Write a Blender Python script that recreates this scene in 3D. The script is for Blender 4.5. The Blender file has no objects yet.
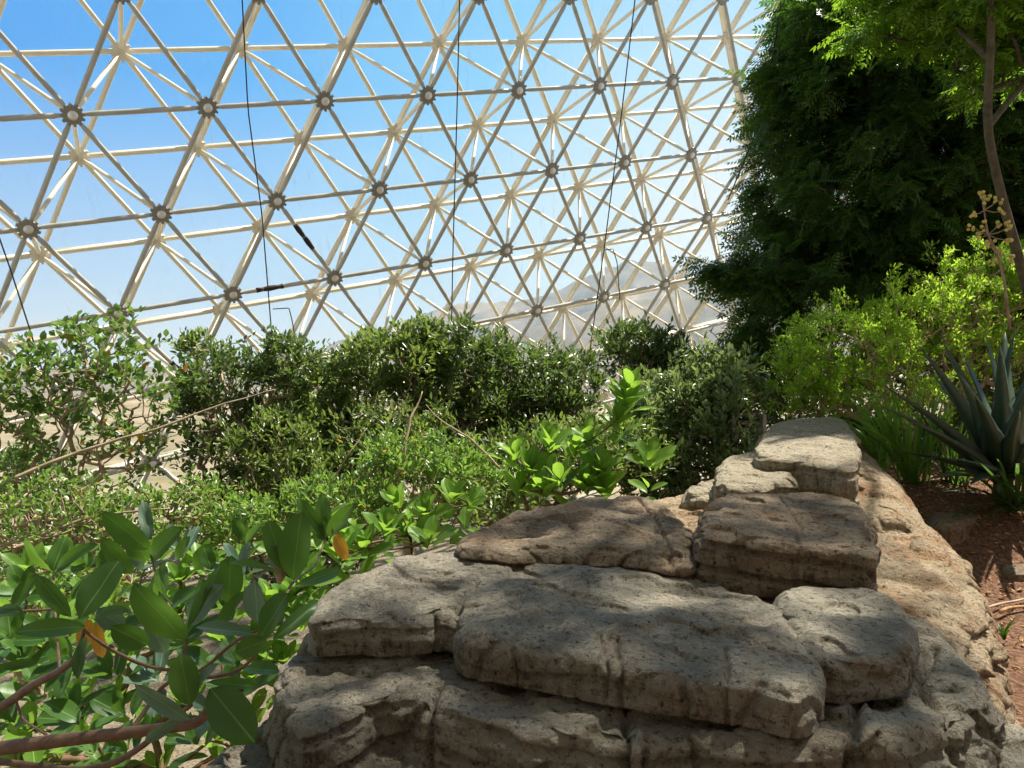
import bpy, math, random
import numpy as np
from mathutils import Vector, Matrix
C = bpy.context.scene.collection
PI = math.pi
F = 776.5
EYE = np.array([0.0, 0.0, 1.6])
PITCH = math.atan(44 / F)
FWD = np.array([0, math.cos(PITCH), -math.sin(PITCH)])
UP = np.array([0, math.sin(PITCH), math.cos(PITCH)])
RT = np.array([1.0, 0, 0])

# ------------------------------------------------------------------ survey helpers (photo point -> place)
def ray(px, py):
    return RT * (px - 512) / F + UP * (384 - py) / F + FWD
def at(px, py, depth):
    r = ray(px, py); return EYE + r * (depth / r[1])
def on(px, py, z):
    r = ray(px, py); return EYE + r * ((z - EYE[2]) / r[2])

# ------------------------------------------------------------------ noise
_rs = np.random.RandomState(7)
_perm = _rs.permutation(256); _perm = np.concatenate([_perm, _perm, _perm])
_grad = _rs.normal(size=(256, 3)); _grad /= np.linalg.norm(_grad, axis=1)[:, None]
def noise(p):
    p = np.asarray(p, float); i = np.floor(p).astype(int); f = p - i; i &= 255
    u = f * f * f * (f * (f * 6 - 15) + 10); out = 0
    for dx in (0, 1):
        for dy in (0, 1):
            for dz in (0, 1):
                h = _perm[_perm[_perm[(i[:, 0] + dx) & 255] + ((i[:, 1] + dy) & 255)] + ((i[:, 2] + dz) & 255)]
                g = _grad[h]; d = f - np.array([dx, dy, dz])
                w = (u[:, 0] if dx else 1 - u[:, 0]) * (u[:, 1] if dy else 1 - u[:, 1]) * (u[:, 2] if dz else 1 - u[:, 2])
                out = out + w * (g * d).sum(1)
    return out
def fbm(p, octv=4, gain=.5):
    a, s, o = 1.0, 1.0, 0
    for k in range(octv):
        o = o + a * noise(np.asarray(p) * s + 17.3 * k); a *= gain; s *= 2.03
    return o
def sstep(a, b, x):
    t = np.clip((x - a) / (b - a), 0, 1); return t * t * (3 - 2 * t)

# ------------------------------------------------------------------ mesh helpers
def mesh_np(name, V, faces, mat, parent=None, smooth=True, rnd=None, uv=None):
    """faces: list of index arrays (n,k)"""
    me = bpy.data.meshes.new(name)
    V = np.asarray(V, np.float32)
    me.vertices.add(len(V)); me.vertices.foreach_set('co', V.ravel())
    tot = np.concatenate([np.full(len(f), f.shape[1], np.int32) for f in faces])
    idx = np.concatenate([f.ravel() for f in faces]).astype(np.int32)
    me.loops.add(len(idx)); me.loops.foreach_set('vertex_index', idx)
    me.polygons.add(len(tot))
    st = np.concatenate([[0], np.cumsum(tot)[:-1]]).astype(np.int32)
    me.polygons.foreach_set('loop_start', st)
    me.polygons.foreach_set('use_smooth', np.full(len(tot), smooth))
    if uv is not None:
        l = me.uv_layers.new(name='UVMap'); l.data.foreach_set('uv', np.asarray(uv, np.float32)[idx].ravel())
    if rnd is not None:
        a = me.attributes.new('rnd', 'FLOAT', 'POINT'); a.data.foreach_set('value', np.asarray(rnd, np.float32))
    me.update(calc_edges=True); me.validate()
    if mat: me.materials.append(mat)
    o = bpy.data.objects.new(name, me); C.objects.link(o)
    if parent is not None: o.parent = parent
    return o
class MB:
    def __init__(s): s.V = []; s.F = {}; s.n = 0
    def add(s, V, *faces):
        V = np.asarray(V, float)
        for f in faces:
            f = np.asarray(f, int)
            if len(f): s.F.setdefault(f.shape[1], []).append(f + s.n)
        s.V.append(V); s.n += len(V)
    def tube(s, pts, rad, sides=8, caps=True):
        pts = np.asarray(pts, float); n = len(pts)
        rad = np.broadcast_to(np.asarray(rad, float), (n,))
        t = np.gradient(pts, axis=0); t /= np.linalg.norm(t, axis=1)[:, None] + 1e-9
        ref = np.array([0, 0, 1.]) if abs(t[0][2]) < .9 else np.array([1., 0, 0])
        a = np.cross(t, ref); a /= np.linalg.norm(a, axis=1)[:, None] + 1e-9
        b = np.cross(t, a); th = np.arange(sides) * 2 * PI / sides
        V = pts[:, None] + rad[:, None, None] * (np.cos(th)[None, :, None] * a[:, None] + np.sin(th)[None, :, None] * b[:, None])
        V = V.reshape(-1, 3); i = np.arange(n - 1)[:, None] * sides; k = np.arange(sides)[None]; k2 = (k + 1) % sides
        q = np.stack([i + k, i + k2, i + sides + k2, i + sides + k], -1).reshape(-1, 4)
        if caps and sides == 4:
            s.add(V, q, [[0, 3, 2, 1]], [[(n - 1) * 4 + z for z in range(4)]])
        elif caps:
            V = np.vstack([V, pts[0], pts[-1]]); m = n * sides
            tr = [[m, (z + 1) % sides, z] for z in range(sides)] + [[m + 1, m - sides + z, m - sides + (z + 1) % sides] for z in range(sides)]
            s.add(V, q, tr)
        else: s.add(V, q)
    def box(s, c, ax, h):
        c = np.asarray(c, float); ax = np.asarray(ax, float)
        V = [c + ax[0] * h[0] * i + ax[1] * h[1] * j + ax[2] * h[2] * k for i in (-1, 1) for j in (-1, 1) for k in (-1, 1)]
        s.add(V, [[0, 1, 3, 2], [4, 6, 7, 5], [0, 4, 5, 1], [2, 3, 7, 6], [0, 2, 6, 4], [1, 5, 7, 3]])
    def build(s, name, mat, parent=None, smooth=True):
        return mesh_np(name, np.vstack(s.V), [np.vstack(f) for f in s.F.values()], mat, parent, smooth)
def tag(o, label=None, cat=None, group=None, kind=None):
    if label: o['label'] = label
    if cat: o['category'] = cat
    if group: o['group'] = group
    if kind: o['kind'] = kind
    return o
def empty(name, loc=(0, 0, 0)):
    o = bpy.data.objects.new(name, None); o.empty_display_size = .1; C.objects.link(o)
    o.location = tuple(float(x) for x in loc); return o
def adopt(root, *obs):
    """children keep the place they were built in"""
    for o in obs:
        o.parent = root; o.matrix_parent_inverse = Matrix.Translation(root.location).inverted()
def shade_flat_angle(o): pass

# ------------------------------------------------------------------ materials
def newmat(name):
    m = bpy.data.materials.new(name); m.use_nodes = True; nt = m.node_tree; nt.nodes.clear()
    return m, nt, nt.nodes.new('ShaderNodeOutputMaterial')
def N(nt, t, **k):
    n = nt.nodes.new(t)
    for a, b in k.items():
        if a.startswith('i_'): n.inputs[a[2:].replace('_', ' ')].default_value = b
        else: setattr(n, a, b)
    return n
def ramp(nt, src, stops, interp='LINEAR'):
    r = N(nt, 'ShaderNodeValToRGB'); r.color_ramp.interpolation = interp
    el = r.color_ramp.elements
    while len(el) < len(stops): el.new(.5)
    for e, (p, c) in zip(el, stops): e.position = p; e.color = (*c, 1) if len(c) == 3 else c
    nt.links.new(src, r.inputs[0]); return r.outputs[0]
def mixc(nt, fac, a, b, mode='MIX'):
    m = N(nt, 'ShaderNodeMix', data_type='RGBA', blend_type=mode)
    for s, v in ((m.inputs[0], fac), (m.inputs[6], a), (m.inputs[7], b)):
        if hasattr(v, 'links'): nt.links.new(v, s)
        else: s.default_value = v if isinstance(v, float) else (*v, 1)
    return m.outputs[2]
def nz(nt, co, scale, detail=4, rough=.55, scl=None):
    if scl:
        mp = N(nt, 'ShaderNodeMapping'); mp.inputs['Scale'].default_value = scl; nt.links.new(co, mp.inputs[0]); co = mp.outputs[0]
    n = N(nt, 'ShaderNodeTexNoise'); n.inputs['Scale'].default_value = scale; n.inputs['Detail'].default_value = detail
    n.inputs['Roughness'].default_value = rough; nt.links.new(co, n.inputs['Vector']); return n.outputs['Fac']
def simple(name, col, rough=.5, metal=0., var=.0, bump=0., scale=20, spec=.5):
    m, nt, out = newmat(name); p = N(nt, 'ShaderNodeBsdfPrincipled')
    p.inputs['Roughness'].default_value = rough; p.inputs['Metallic'].default_value = metal; p.inputs['Specular IOR Level'].default_value = spec
    tc = N(nt, 'ShaderNodeTexCoord'); f = nz(nt, tc.outputs['Object'], scale)
    c = ramp(nt, f, [(.3, tuple(x * (1 - var) for x in col)), (.7, tuple(min(1, x * (1 + var)) for x in col))])
    nt.links.new(c, p.inputs['Base Color'])
    if bump:
        b = N(nt, 'ShaderNodeBump'); b.inputs['Strength'].default_value = bump; b.inputs['Distance'].default_value = .02
        nt.links.new(f, b.inputs['Height']); nt.links.new(b.outputs[0], p.inputs['Normal'])
    nt.links.new(p.outputs[0], out.inputs[0]); return m
def leafmat(name, dark, light, trans, tcol, rough=.4, spec=.5, vein=False, odd=None):
    m, nt, out = newmat(name); at_ = N(nt, 'ShaderNodeAttribute', attribute_name='rnd')
    stops = [(0, dark), (.9, light)]
    if odd: stops += [(.975, light), (.985, odd)]
    col = ramp(nt, at_.outputs['Fac'], stops)
    tc_ = mixc(nt, .75, col, tcol)
    if vein:
        uv = N(nt, 'ShaderNodeUVMap'); sx = N(nt, 'ShaderNodeSeparateXYZ'); nt.links.new(uv.outputs[0], sx.inputs[0])
        ab = N(nt, 'ShaderNodeMath', operation='ABSOLUTE'); nt.links.new(sx.outputs[1], ab.inputs[0])
        v = ramp(nt, ab.outputs[0], [(.0, (1, 1, 1)), (.035, (.5, .5, .5)), (.06, (0, 0, 0))])
        # side veins : slanted wave
        mm = N(nt, 'ShaderNodeMath', operation='MULTIPLY_ADD'); nt.links.new(ab.outputs[0], mm.inputs[0]); mm.inputs[1].default_value = -.35
        nt.links.new(sx.outputs[0], mm.inputs[2])
        sn = N(nt, 'ShaderNodeMath', operation='MULTIPLY'); nt.links.new(mm.outputs[0], sn.inputs[0]); sn.inputs[1].default_value = 75
        sw = N(nt, 'ShaderNodeMath', operation='SINE'); nt.links.new(sn.outputs[0], sw.inputs[0])
        sv = ramp(nt, sw.outputs[0], [(.86, (0, 0, 0)), (1, (.22, .22, .22))])
        ml = mixc(nt, .5, v, sv, 'ADD')
        col = mixc(nt, ml, col, tuple(min(1, x * 1.7 + .05) for x in light))
    p = N(nt, 'ShaderNodeBsdfPrincipled'); p.inputs['Roughness'].default_value = rough; p.inputs['Specular IOR Level'].default_value = spec
    nt.links.new(col, p.inputs['Base Color'])
    t = N(nt, 'ShaderNodeBsdfTranslucent'); nt.links.new(tc_, t.inputs[0])
    mx = N(nt, 'ShaderNodeMixShader'); mx.inputs[0].default_value = trans
    nt.links.new(p.outputs[0], mx.inputs[1]); nt.links.new(t.outputs[0], mx.inputs[2]); nt.links.new(mx.outputs[0], out.inputs[0])
    return m
def rockmat(name, pal, stain, warm=.5, strata=(1, 1, 1)):
    m, nt, out = newmat(name); g = N(nt, 'ShaderNodeNewGeometry'); co = g.outputs['Position']
    f1 = nz(nt, co, 2.2, 6, .6); f2 = nz(nt, co, 14, 8, .7); f3 = nz(nt, co, 95, 4, .7); f4 = nz(nt, co, 3.4, 5, .6, (1, 1, 2.5)); f5 = nz(nt, co, 26, 4, .65, (1, 1, .14)); f6 = nz(nt, co, 42, 6, .75)
    c = ramp(nt, f1, [(.3, pal[0]), (.5, pal[1]), (.7, pal[2])])
    c = mixc(nt, ramp(nt, f2, [(.38, (0, 0, 0)), (.66, (.75, .75, .75))]), c, pal[2])
    c = mixc(nt, ramp(nt, f4, [(.5 - .12 * (warm - .5), (0, 0, 0)), (.72 - .2 * (warm - .5), (warm, warm, warm))]), c, stain)
    c = mixc(nt, ramp(nt, f6, [(.34, (1, 1, 1)), (.48, (0, 0, 0))]), c, tuple(x * .25 for x in pal[0]))   # dark lichen pits
    c = mixc(nt, ramp(nt, f3, [(.56, (0, 0, 0)), (.78, (.8, .8, .8))]), c, tuple(min(1, x * 1.5 + .05) for x in pal[2]))      # pale grains
    # rain streaks on steep faces (weathering marks of the stone)
    sn = N(nt, 'ShaderNodeSeparateXYZ'); nt.links.new(g.outputs['Normal'], sn.inputs[0])
    steep = ramp(nt, sn.outputs[2], [(.15, (1, 1, 1)), (.6, (0, 0, 0))])
    st = mixc(nt, 1.0, ramp(nt, f5, [(.5, (0, 0, 0)), (.66, (.65, .65, .65))]), steep, 'MULTIPLY')
    c = mixc(nt, st, c, tuple(x * .4 for x in pal[0]))
    p = N(nt, 'ShaderNodeBsdfPrincipled'); p.inputs['Roughness'].default_value = .92; p.inputs['Specular IOR Level'].default_value = .2
    nt.links.new(c, p.inputs['Base Color'])
    ad = N(nt, 'ShaderNodeMath', operation='MULTIPLY_ADD'); nt.links.new(f3, ad.inputs[0]); ad.inputs[1].default_value = .35; nt.links.new(f6, ad.inputs[2])
    ad2 = N(nt, 'ShaderNodeMath', operation='MULTIPLY_ADD'); nt.links.new(f2, ad2.inputs[0]); ad2.inputs[1].default_value = 1.5; nt.links.new(ad.outputs[0], ad2.inputs[2])
    b = N(nt, 'ShaderNodeBump'); b.inputs['Strength'].default_value = 1; b.inputs['Distance'].default_value = .035
    nt.links.new(ad2.outputs[0], b.inputs['Height']); nt.links.new(b.outputs[0], p.inputs['Normal'])
    nt.links.new(p.outputs[0], out.inputs[0]); return m

M_rock_grey = rockmat('grey_sandstone', [(.19, .168, .13), (.33, .298, .232), (.47, .43, .34)], (.22, .135, .075), .42)
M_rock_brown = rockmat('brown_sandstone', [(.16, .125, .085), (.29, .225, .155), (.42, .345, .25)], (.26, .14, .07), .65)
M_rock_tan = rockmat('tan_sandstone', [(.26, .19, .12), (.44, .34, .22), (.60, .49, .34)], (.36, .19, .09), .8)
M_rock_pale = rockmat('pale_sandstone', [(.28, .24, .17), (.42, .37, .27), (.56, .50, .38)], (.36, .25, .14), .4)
M_bark_red = simple('red_brown_bark', (.17, .10, .06), .6, var=.35, bump=.3, scale=30)
M_bark_grey = simple('grey_bark', (.17, .13, .095), .85, var=.4, bump=.5, scale=14)
M_bark_dark = simple('dark_olive_bark', (.10, .085, .055), .85, var=.4, bump=.5, scale=14)
M_twig = simple('pale_twig', (.36, .27, .19), .8, var=.35, scale=10)
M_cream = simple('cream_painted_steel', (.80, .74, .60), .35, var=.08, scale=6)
M_cream_in = simple('shaded_cream_steel', (.50, .49, .44), .34, var=.15, scale=5)  # greyer cream for the inner struts, their underside shade put into the colour
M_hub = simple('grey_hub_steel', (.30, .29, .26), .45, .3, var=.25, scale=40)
M_cap = simple('polished_hub_cap', (.9, .9, .88), .3, .35, var=.05, scale=30)
M_black = simple('black_cable', (.012, .012, .013), .5)
M_rust = simple('rusty_black_tape', (.03, .02, .015), .8, var=.6, scale=40)
M_yellow = simple('yellow_buds', (.62, .52, .16), .7, var=.3, scale=60)
M_chip = simple('dry_litter', (.42, .25, .12), .9, var=.5, scale=25)
M_steps = simple('weathered_pale_timber', (.55, .50, .44), .8, var=.2, scale=12)

# ------------------------------------------------------------------ camera, sun, sky
cam = bpy.data.cameras.new('camera'); co = bpy.data.objects.new('camera', cam); C.objects.link(co)
co.location = EYE; co.rotation_euler = (PI / 2 - PITCH, 0, 0)
cam.sensor_fit = 'HORIZONTAL'; cam.sensor_width = 36; cam.lens = 36 * F / 1024; cam.clip_end = 6000; cam.clip_start = .05
bpy.context.scene.camera = co
SUN_AZ, SUN_EL = math.radians(54), math.radians(60)
sd = Vector((math.sin(SUN_AZ) * math.cos(SUN_EL), math.cos(SUN_AZ) * math.cos(SUN_EL), math.sin(SUN_EL)))
sl = bpy.data.lights.new('sun', 'SUN'); sl.energy = 10; sl.angle = math.radians(.9); sl.color = (1, .93, .80)
so = bpy.data.objects.new('sun', sl); C.objects.link(so); so.rotation_euler = sd.to_track_quat('Z', 'Y').to_euler(); so.location = (6, 6, 20)

w = bpy.data.worlds.new('sky'); bpy.context.scene.world = w; w.use_nodes = True; nt = w.node_tree; nt.nodes.clear()
wo = nt.nodes.new('ShaderNodeOutputWorld'); bg = nt.nodes.new('ShaderNodeBackground'); tc = nt.nodes.new('ShaderNodeTexCoord')
def dotn(v):
    d = N(nt, 'ShaderNodeVectorMath', operation='DOT_PRODUCT'); nt.links.new(tc.outputs['Generated'], d.inputs[0]); d.inputs[1].default_value = v; return d.outputs['Value']
# glow around the bright lower right of the sky, deep blue to the upper left
g = Vector((.30, .95, .10)).normalized()
c1 = ramp(nt, dotn(g), [(.0, (.33, .34, .33)), (.36, (.28, .38, .48)), (.58, (.09, .36, .90)), (.80, (.14, .47, .97)), (.92, (.28, .65, 1.0)), (.985, (.66, .88, 1.0)), (1, (.92, .98, 1.0))])
cl = nz(nt, tc.outputs['Generated'], 2.2, 5, .6, (1, 1, 3))
c2 = mixc(nt, ramp(nt, cl, [(.56, (0, 0, 0)), (.80, (.25, .25, .25))]), c1, (.85, .93, 1.0))
sz = N(nt, 'ShaderNodeSeparateXYZ'); nt.links.new(tc.outputs['Generated'], sz.inputs[0])
c3 = mixc(nt, ramp(nt, sz.outputs[2], [(.0, (.9, .9, .9)), (.08, (.55, .55, .55)), (.30, (.0, .0, .0))]), c2, (.78, .91, 1.0))
nt.links.new(c3, bg.inputs[0]); bg.inputs[1].default_value = 1.0; nt.links.new(bg.outputs[0], wo.inputs[0])
vs = bpy.context.scene.view_settings; vs.view_transform = 'Standard'; vs.look = 'None'; vs.gamma = 1; vs.exposure = 0; vs.use_curve_mapping = False

# ------------------------------------------------------------------ ground
XE_Y = [0, 1, 2, 3, 4.2, 5, 6, 7, 8.5, 11, 14, 17]
XE_X = [-1.7, -1.5, -1.3, -1.05, -.3, .5, 1.3, 1.9, 2.6, 4.2, 8, 22]
def ground_h(x, y):
    d = np.interp(y, XE_Y, XE_X) - x
    h = -3.0 * sstep(-.15, 3.2, d)
    p = np.stack([x, y, x * 0], 1)
    h = h + .45 * sstep(4.6, 6.0, y) * sstep(2.3, 2.9, x) * (1 - sstep(11, 13, y))
    return h + .035 * fbm(p * 1.3, 4) + .09 * fbm(p * .5 + 9, 2) * sstep(.5, 3, d)
def grid_ground(name, xs, ys, mat, hf):
    X, Y = np.meshgrid(xs, ys); x = X.ravel(); y = Y.ravel(); z = hf(x, y)
    nx, ny = len(xs), len(ys); i = np.arange(ny - 1)[:, None] * nx; k = np.arange(nx - 1)[None]
    q = np.stack([i + k, i + k + 1, i + nx + k + 1, i + nx + k], -1).reshape(-1, 4)
    return mesh_np(name, np.stack([x, y, z], 1), [q], mat)
def soilmat():
    m, nt, out = newmat('mulch_and_soil'); g = N(nt, 'ShaderNodeNewGeometry'); co = g.outputs['Position']
    a = nz(nt, co, 1.6, 5); b = nz(nt, co, 34, 6, .7); d = nz(nt, co, 90, 4, .7, (1, .35, 1))
    c = ramp(nt, b, [(.32, (.06, .032, .02)), (.5, (.17, .09, .055)), (.68, (.33, .20, .13))])
    c = mixc(nt, ramp(nt, d, [(.55, (0, 0, 0)), (.7, (.8, .8, .8))]), c, (.45, .28, .17))
    # pale crushed stone on the low ground beyond the rocks
    sx = N(nt, 'ShaderNodeSeparateXYZ'); nt.links.new(co, sx.inputs[0])
    lo = ramp(nt, sx.outputs[2], [(.0, (0, 0, 0)), (1, (1, 1, 1))])
    mr = N(nt, 'ShaderNodeMapRange'); nt.links.new(sx.outputs[2], mr.inputs[0]); mr.inputs[1].default_value = -.3; mr.inputs[2].default_value = -1.2
    c = mixc(nt, mr.outputs[0], c, mixc(nt, ramp(nt, b, [(.4, (0, 0, 0)), (.6, (1, 1, 1))]), (.13, .10, .065), (.34, .29, .20)))
    p = N(nt, 'ShaderNodeBsdfPrincipled'); p.inputs['Roughness'].default_value = .95; p.inputs['Specular IOR Level'].default_value = .15
    nt.links.new(c, p.inputs['Base Color']); bp = N(nt, 'ShaderNodeBump'); bp.inputs['Strength'].default_value = 1; bp.inputs['Distance'].default_value = .03
    nt.links.new(b, bp.inputs['Height']); nt.links.new(bp.outputs[0], p.inputs['Normal']); nt.links.new(p.outputs[0], out.inputs[0]); return m
gr = grid_ground('ground', np.linspace(-14, 16, 260), np.linspace(-3, 22, 220), soilmat(), ground_h); tag(gr, kind='structure')
def desertmat():
    m, nt, out = newmat('desert_scrub'); g = N(nt, 'ShaderNodeNewGeometry'); co = g.outputs['Position']
    a = nz(nt, co, .02, 6, .6); b = nz(nt, co, .35, 6, .75)
    c = ramp(nt, a, [(.35, (.25, .20, .135)), (.6, (.36, .30, .21))])
    c = mixc(nt, ramp(nt, b, [(.44, (0, 0, 0)), (.62, (.85, .85, .85))]), c, (.13, .135, .085))
    p = N(nt, 'ShaderNodeBsdfPrincipled'); p.inputs['Roughness'].default_value = 1; p.inputs['Specular IOR Level'].default_value = .1
    nt.links.new(c, p.inputs['Base Color']); nt.links.new(p.outputs[0], out.inputs[0]); return m
M_desert = desertmat()
def desert_h(x, y):
    p = np.stack([x, y, x * 0], 1)
    return -3.6 + 2.5 * fbm(p * .012, 4) * sstep(25, 150, y) - 62 * sstep(22, 620, y) * (1 - .45 * sstep(60, 400, x))
ds = grid_ground('terrain', np.linspace(-900, 900, 160), np.concatenate([np.linspace(20, 200, 80), np.linspace(215, 1100, 80)]), M_desert, desert_h); tag(ds, kind='structure')
# mountains : ridge crest traced as (photo x, photo y) at its distance
def mountainmat():
    m, nt, out = newmat('mountain_rock'); g = N(nt, 'ShaderNodeNewGeometry'); co = g.outputs['Position']
    a = nz(nt, co, .006, 7, .65, (1, 1, 2.2)); b = nz(nt, co, .03, 6, .7)
    c = ramp(nt, a, [(.35, (.13, .125, .12)), (.55, (.22, .20, .17)), (.7, (.32, .275, .21))])
    c = mixc(nt, ramp(nt, b, [(.5, (0, 0, 0)), (.7, (.7, .7, .7))]), c, (.12, .13, .10))
    p = N(nt, 'ShaderNodeBsdfPrincipled'); p.inputs['Roughness'].default_value = 1; p.inputs['Specular IOR Level'].default_value = .1
    nt.links.new(c, p.inputs['Base Color']); nt.links.new(p.outputs[0], out.inputs[0]); return m
M_mount = mountainmat()
def mountain(crest, dist, depth, seed, label_n):
    px = np.linspace(crest[0][0], crest[-1][0], 260); py = np.interp(px, [c[0] for c in crest], [c[1] for c in crest])
    V = []; rows = 60
    tops = np.array([at(a, b, dist) for a, b in zip(px, py)])
    for r in range(rows):
        t = r / (rows - 1)                      # 0 front foot .. .6 crest .. 1 back foot
        if t < .6: k = t / .6; yy = dist - depth * (1 - k); hh = k ** 1.25
        else: k = (t - .6) / .4; yy = dist + depth * .8 * k; hh = (1 - k) ** 1.3
        x = tops[:, 0] * (yy / dist) ** .25; h = (tops[:, 2] + 80) * hh - 80
        P = np.stack([x, np.full_like(x, yy), h], 1)
        rid = 1 - 2 * np.abs(fbm(P * [.011, .005, 0] + seed, 5, .55))
        P[:, 2] += (rid - .4) * (tops[:, 2] + 20) * .22 * math.sin(PI * min(1, hh * .98)) + (noise(P * .05) * 6 * (dist / 900) * hh)
        V.append(P)
    n = 260; i = np.arange(rows - 1)[:, None] * n; k = np.arange(n - 1)[None]
    q = np.stack([i + k, i + k + 1, i + n + k + 1, i + n + k], -1).reshape(-1, 4)
    o = mesh_np('mountain', np.vstack(V), [q], M_mount); tag(o, kind='structure'); return o
mountain([(-200, 380), (60, 372), (180, 366), (300, 352), (345, 340), (400, 322), (440, 308), (470, 302), (520, 300), (560, 290), (588, 276), (605, 266), (632, 260), (668, 262), (690, 272), (720, 284), (790, 300), (900, 320), (1200, 360)], 1700, 700, 3.1, 1)
mountain([(380, 372), (440, 350), (500, 340), (560, 318), (620, 300), (700, 292), (780, 300), (900, 296), (1200, 320)], 900, 350, 8.4, 2)
mountain([(-700, 398), (-200, 392), (40, 384), (120, 379), (180, 384), (260, 390), (340, 386), (430, 392), (520, 398), (600, 410)], 620, 260, 12.9, 3)
# desert air between the dome and the mountains
hz, nt, out = newmat('desert_haze'); vsn = N(nt, 'ShaderNodeVolumeScatter'); vsn.inputs['Color'].default_value = (.38, .70, 1, 1); vsn.inputs['Density'].default_value = .00027; vsn.inputs['Anisotropy'].default_value = .3
nt.links.new(vsn.outputs[0], out.inputs['Volume'])
hb = MB(); hb.box((0, 760, 60), np.eye(3), (1800, 720, 90)); ho = hb.build('haze', hz, smooth=False); tag(ho, kind='structure')

# ------------------------------------------------------------------ glazed space frame
S = 1.9
RU = np.array([0.86657487, 0.4606471, 0.19196937]); RV = np.array([0.07507188, -0.50062308, 0.86240405]); RN = np.array([0.49336822, -0.73292618, -0.46840903])
T0 = np.array([-2.89979272, 5.9096832, 2.58124983])
def fr(u, v, d=0): return EYE + S * (T0 + RU * u + RV * v + RN * d)
def nd(i, j, layer=0):
    if layer: u, v = ((i + (j + 1) * .5) + (i - 1 + (j + 2) * .5) + (i + (j + 2) * .5)) / 3, -(math.sqrt(3) / 2) * (j + 5 / 3); return fr(u, v, -.826)
    return fr(i + j * .5, -(math.sqrt(3) / 2) * j)
def pix(p):
    q = p - EYE; z = q @ FWD; return 512 + F * (q @ RT) / z, 384 - F * (q @ UP) / z, z
def seen(p, mg=110):
    x, y, z = pix(p); return z > 1 and -mg < x < 905 and -mg < y < 640 and p[2] > -3.3
frame = empty('space_frame', fr(1, -2)); frame['label'] = 'cream steel double-layer triangulated space frame rising over the shrubs in front of the sky'; frame['category'] = 'space frame'
chords = {0: [], 1: []}; webs = []; hubs = {0: set(), 1: set()}
for layer in (0, 1):
    for i in range(-9, 14):
        for j in range(-4, 9):
            a = nd(i, j, layer)
            for di, dj in ((1, 0), (0, 1), (-1, 1)):
                b = nd(i + di, j + dj, layer)
                if (seen(a) or seen(b)) and min(a[2], b[2]) > -3.4:
                    chords[layer].append((a, b)); hubs[layer].add((i, j)); hubs[layer].add((i + di, j + dj))
for (i, j) in hubs[1]:
    a = nd(i, j, 1)
    for ij in ((i, j + 1), (i - 1, j + 2), (i, j + 2)):
        if ij in hubs[0]: webs.append((a, nd(*ij)))
def px_len(ab):
    (x0, y0, _), (x1, y1, _) = pix(ab[0]), pix(ab[1])
    vis = sum(0 < x0 + (x1 - x0) * t < 800 and 0 < y0 + (y1 - y0) * t < 460 for t in (0, .25, .5, .75, 1)) / 5
    return vis * math.hypot(x1 - x0, y1 - y0)
def dist_key(ab): return -px_len(ab)
def inner(mb, a, b):
    d = (b - a) / np.linalg.norm(b - a); L = np.linalg.norm(b - a)
    k = [.07, .13, .20, .24]; r = [.018, .030, .033, .041]
    P = [a + d * x for x in k] + [b - d * x for x in k[::-1]]
    mb.tube(P, r + r[::-1], 10)
def outer(mb, a, b):
    d = (b - a) / np.linalg.norm(b - a)
    mb.tube([a + d * .10, a + d * .2, b - d * .2, b - d * .10], [.028, .045, .045, .028], 10)
    c = (a + b) / 2 - RN * .078; sd_ = np.cross(d, RN)
    mb.box(c, (d, sd_, RN), (np.linalg.norm(b - a) / 2, .022, .034))
def web(mb, a, b):
    d = (b - a) / np.linalg.norm(b - a)
    k = [.08, .2, .28]; r = [.018, .026, .036]
    mb.tube([a + d * x for x in k] + [b - d * x for x in k[::-1]], r + r[::-1], 9)
def emit(lst, fn, name, mat, extra=''):
    lst = sorted(lst, key=dist_key)
    for ab in lst[:100]:
        m = MB(); fn(m, *ab); adopt(frame, m.build(name, mat))
    if lst[100:]:
        m = MB()
        for ab in lst[100:]: fn(m, *ab)
        o = m.build(name + 's_beyond', mat); o['kind'] = 'stuff'; adopt(frame, o)
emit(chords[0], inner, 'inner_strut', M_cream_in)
emit(chords[1], outer, 'outer_strut', M_cream)
emit(webs, web, 'diagonal_strut', M_cream)
def hub(mb, c, inner_layer):
    e1, e2 = RU, RV; s = RN; n = 72; th = np.arange(n) * 2 * PI / n
    R = .135 + .034 * (np.cos(th * 12) > 0); V = []
    for (rr, h) in ((0, .03), (.55, .04), (1, .035), (1.03, 0), (1, -.035), (.55, -.04), (0, -.03)):
        V.append(c + (R * rr)[:, None] * (np.cos(th)[:, None] * e1 + np.sin(th)[:, None] * e2) + s * h)
    V = np.vstack(V); i = np.arange(6)[:, None] * n; k = np.arange(n)[None]; k2 = (k + 1) % n
    mb.add(V, np.stack([i + k, i + k2, i + n + k2, i + n + k], -1).reshape(-1, 4))
def cap(mb, c):
    n = 24; th = np.arange(n) * 2 * PI / n; V = []
    for a in np.linspace(0, PI / 2, 6): V.append(c + RN * (.035 + .03 * math.cos(a)) + .062 * math.sin(a) * (np.cos(th)[:, None] * RU + np.sin(th)[:, None] * RV))
    V = np.vstack(V); i = np.arange(5)[:, None] * n; k = np.arange(n)[None]; k2 = (k + 1) % n
    mb.add(V, np.stack([i + k, i + n + k, i + n + k2, i + k2], -1).reshape(-1, 4))
    mb.tube([c + RN * .03, c + RN * .05], [.072, .068], 24)
def hubkey(c):
    x, y, z = pix(c); return z + (100 if not (0 < x < 800 and 0 < y < 460) else 0)
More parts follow.
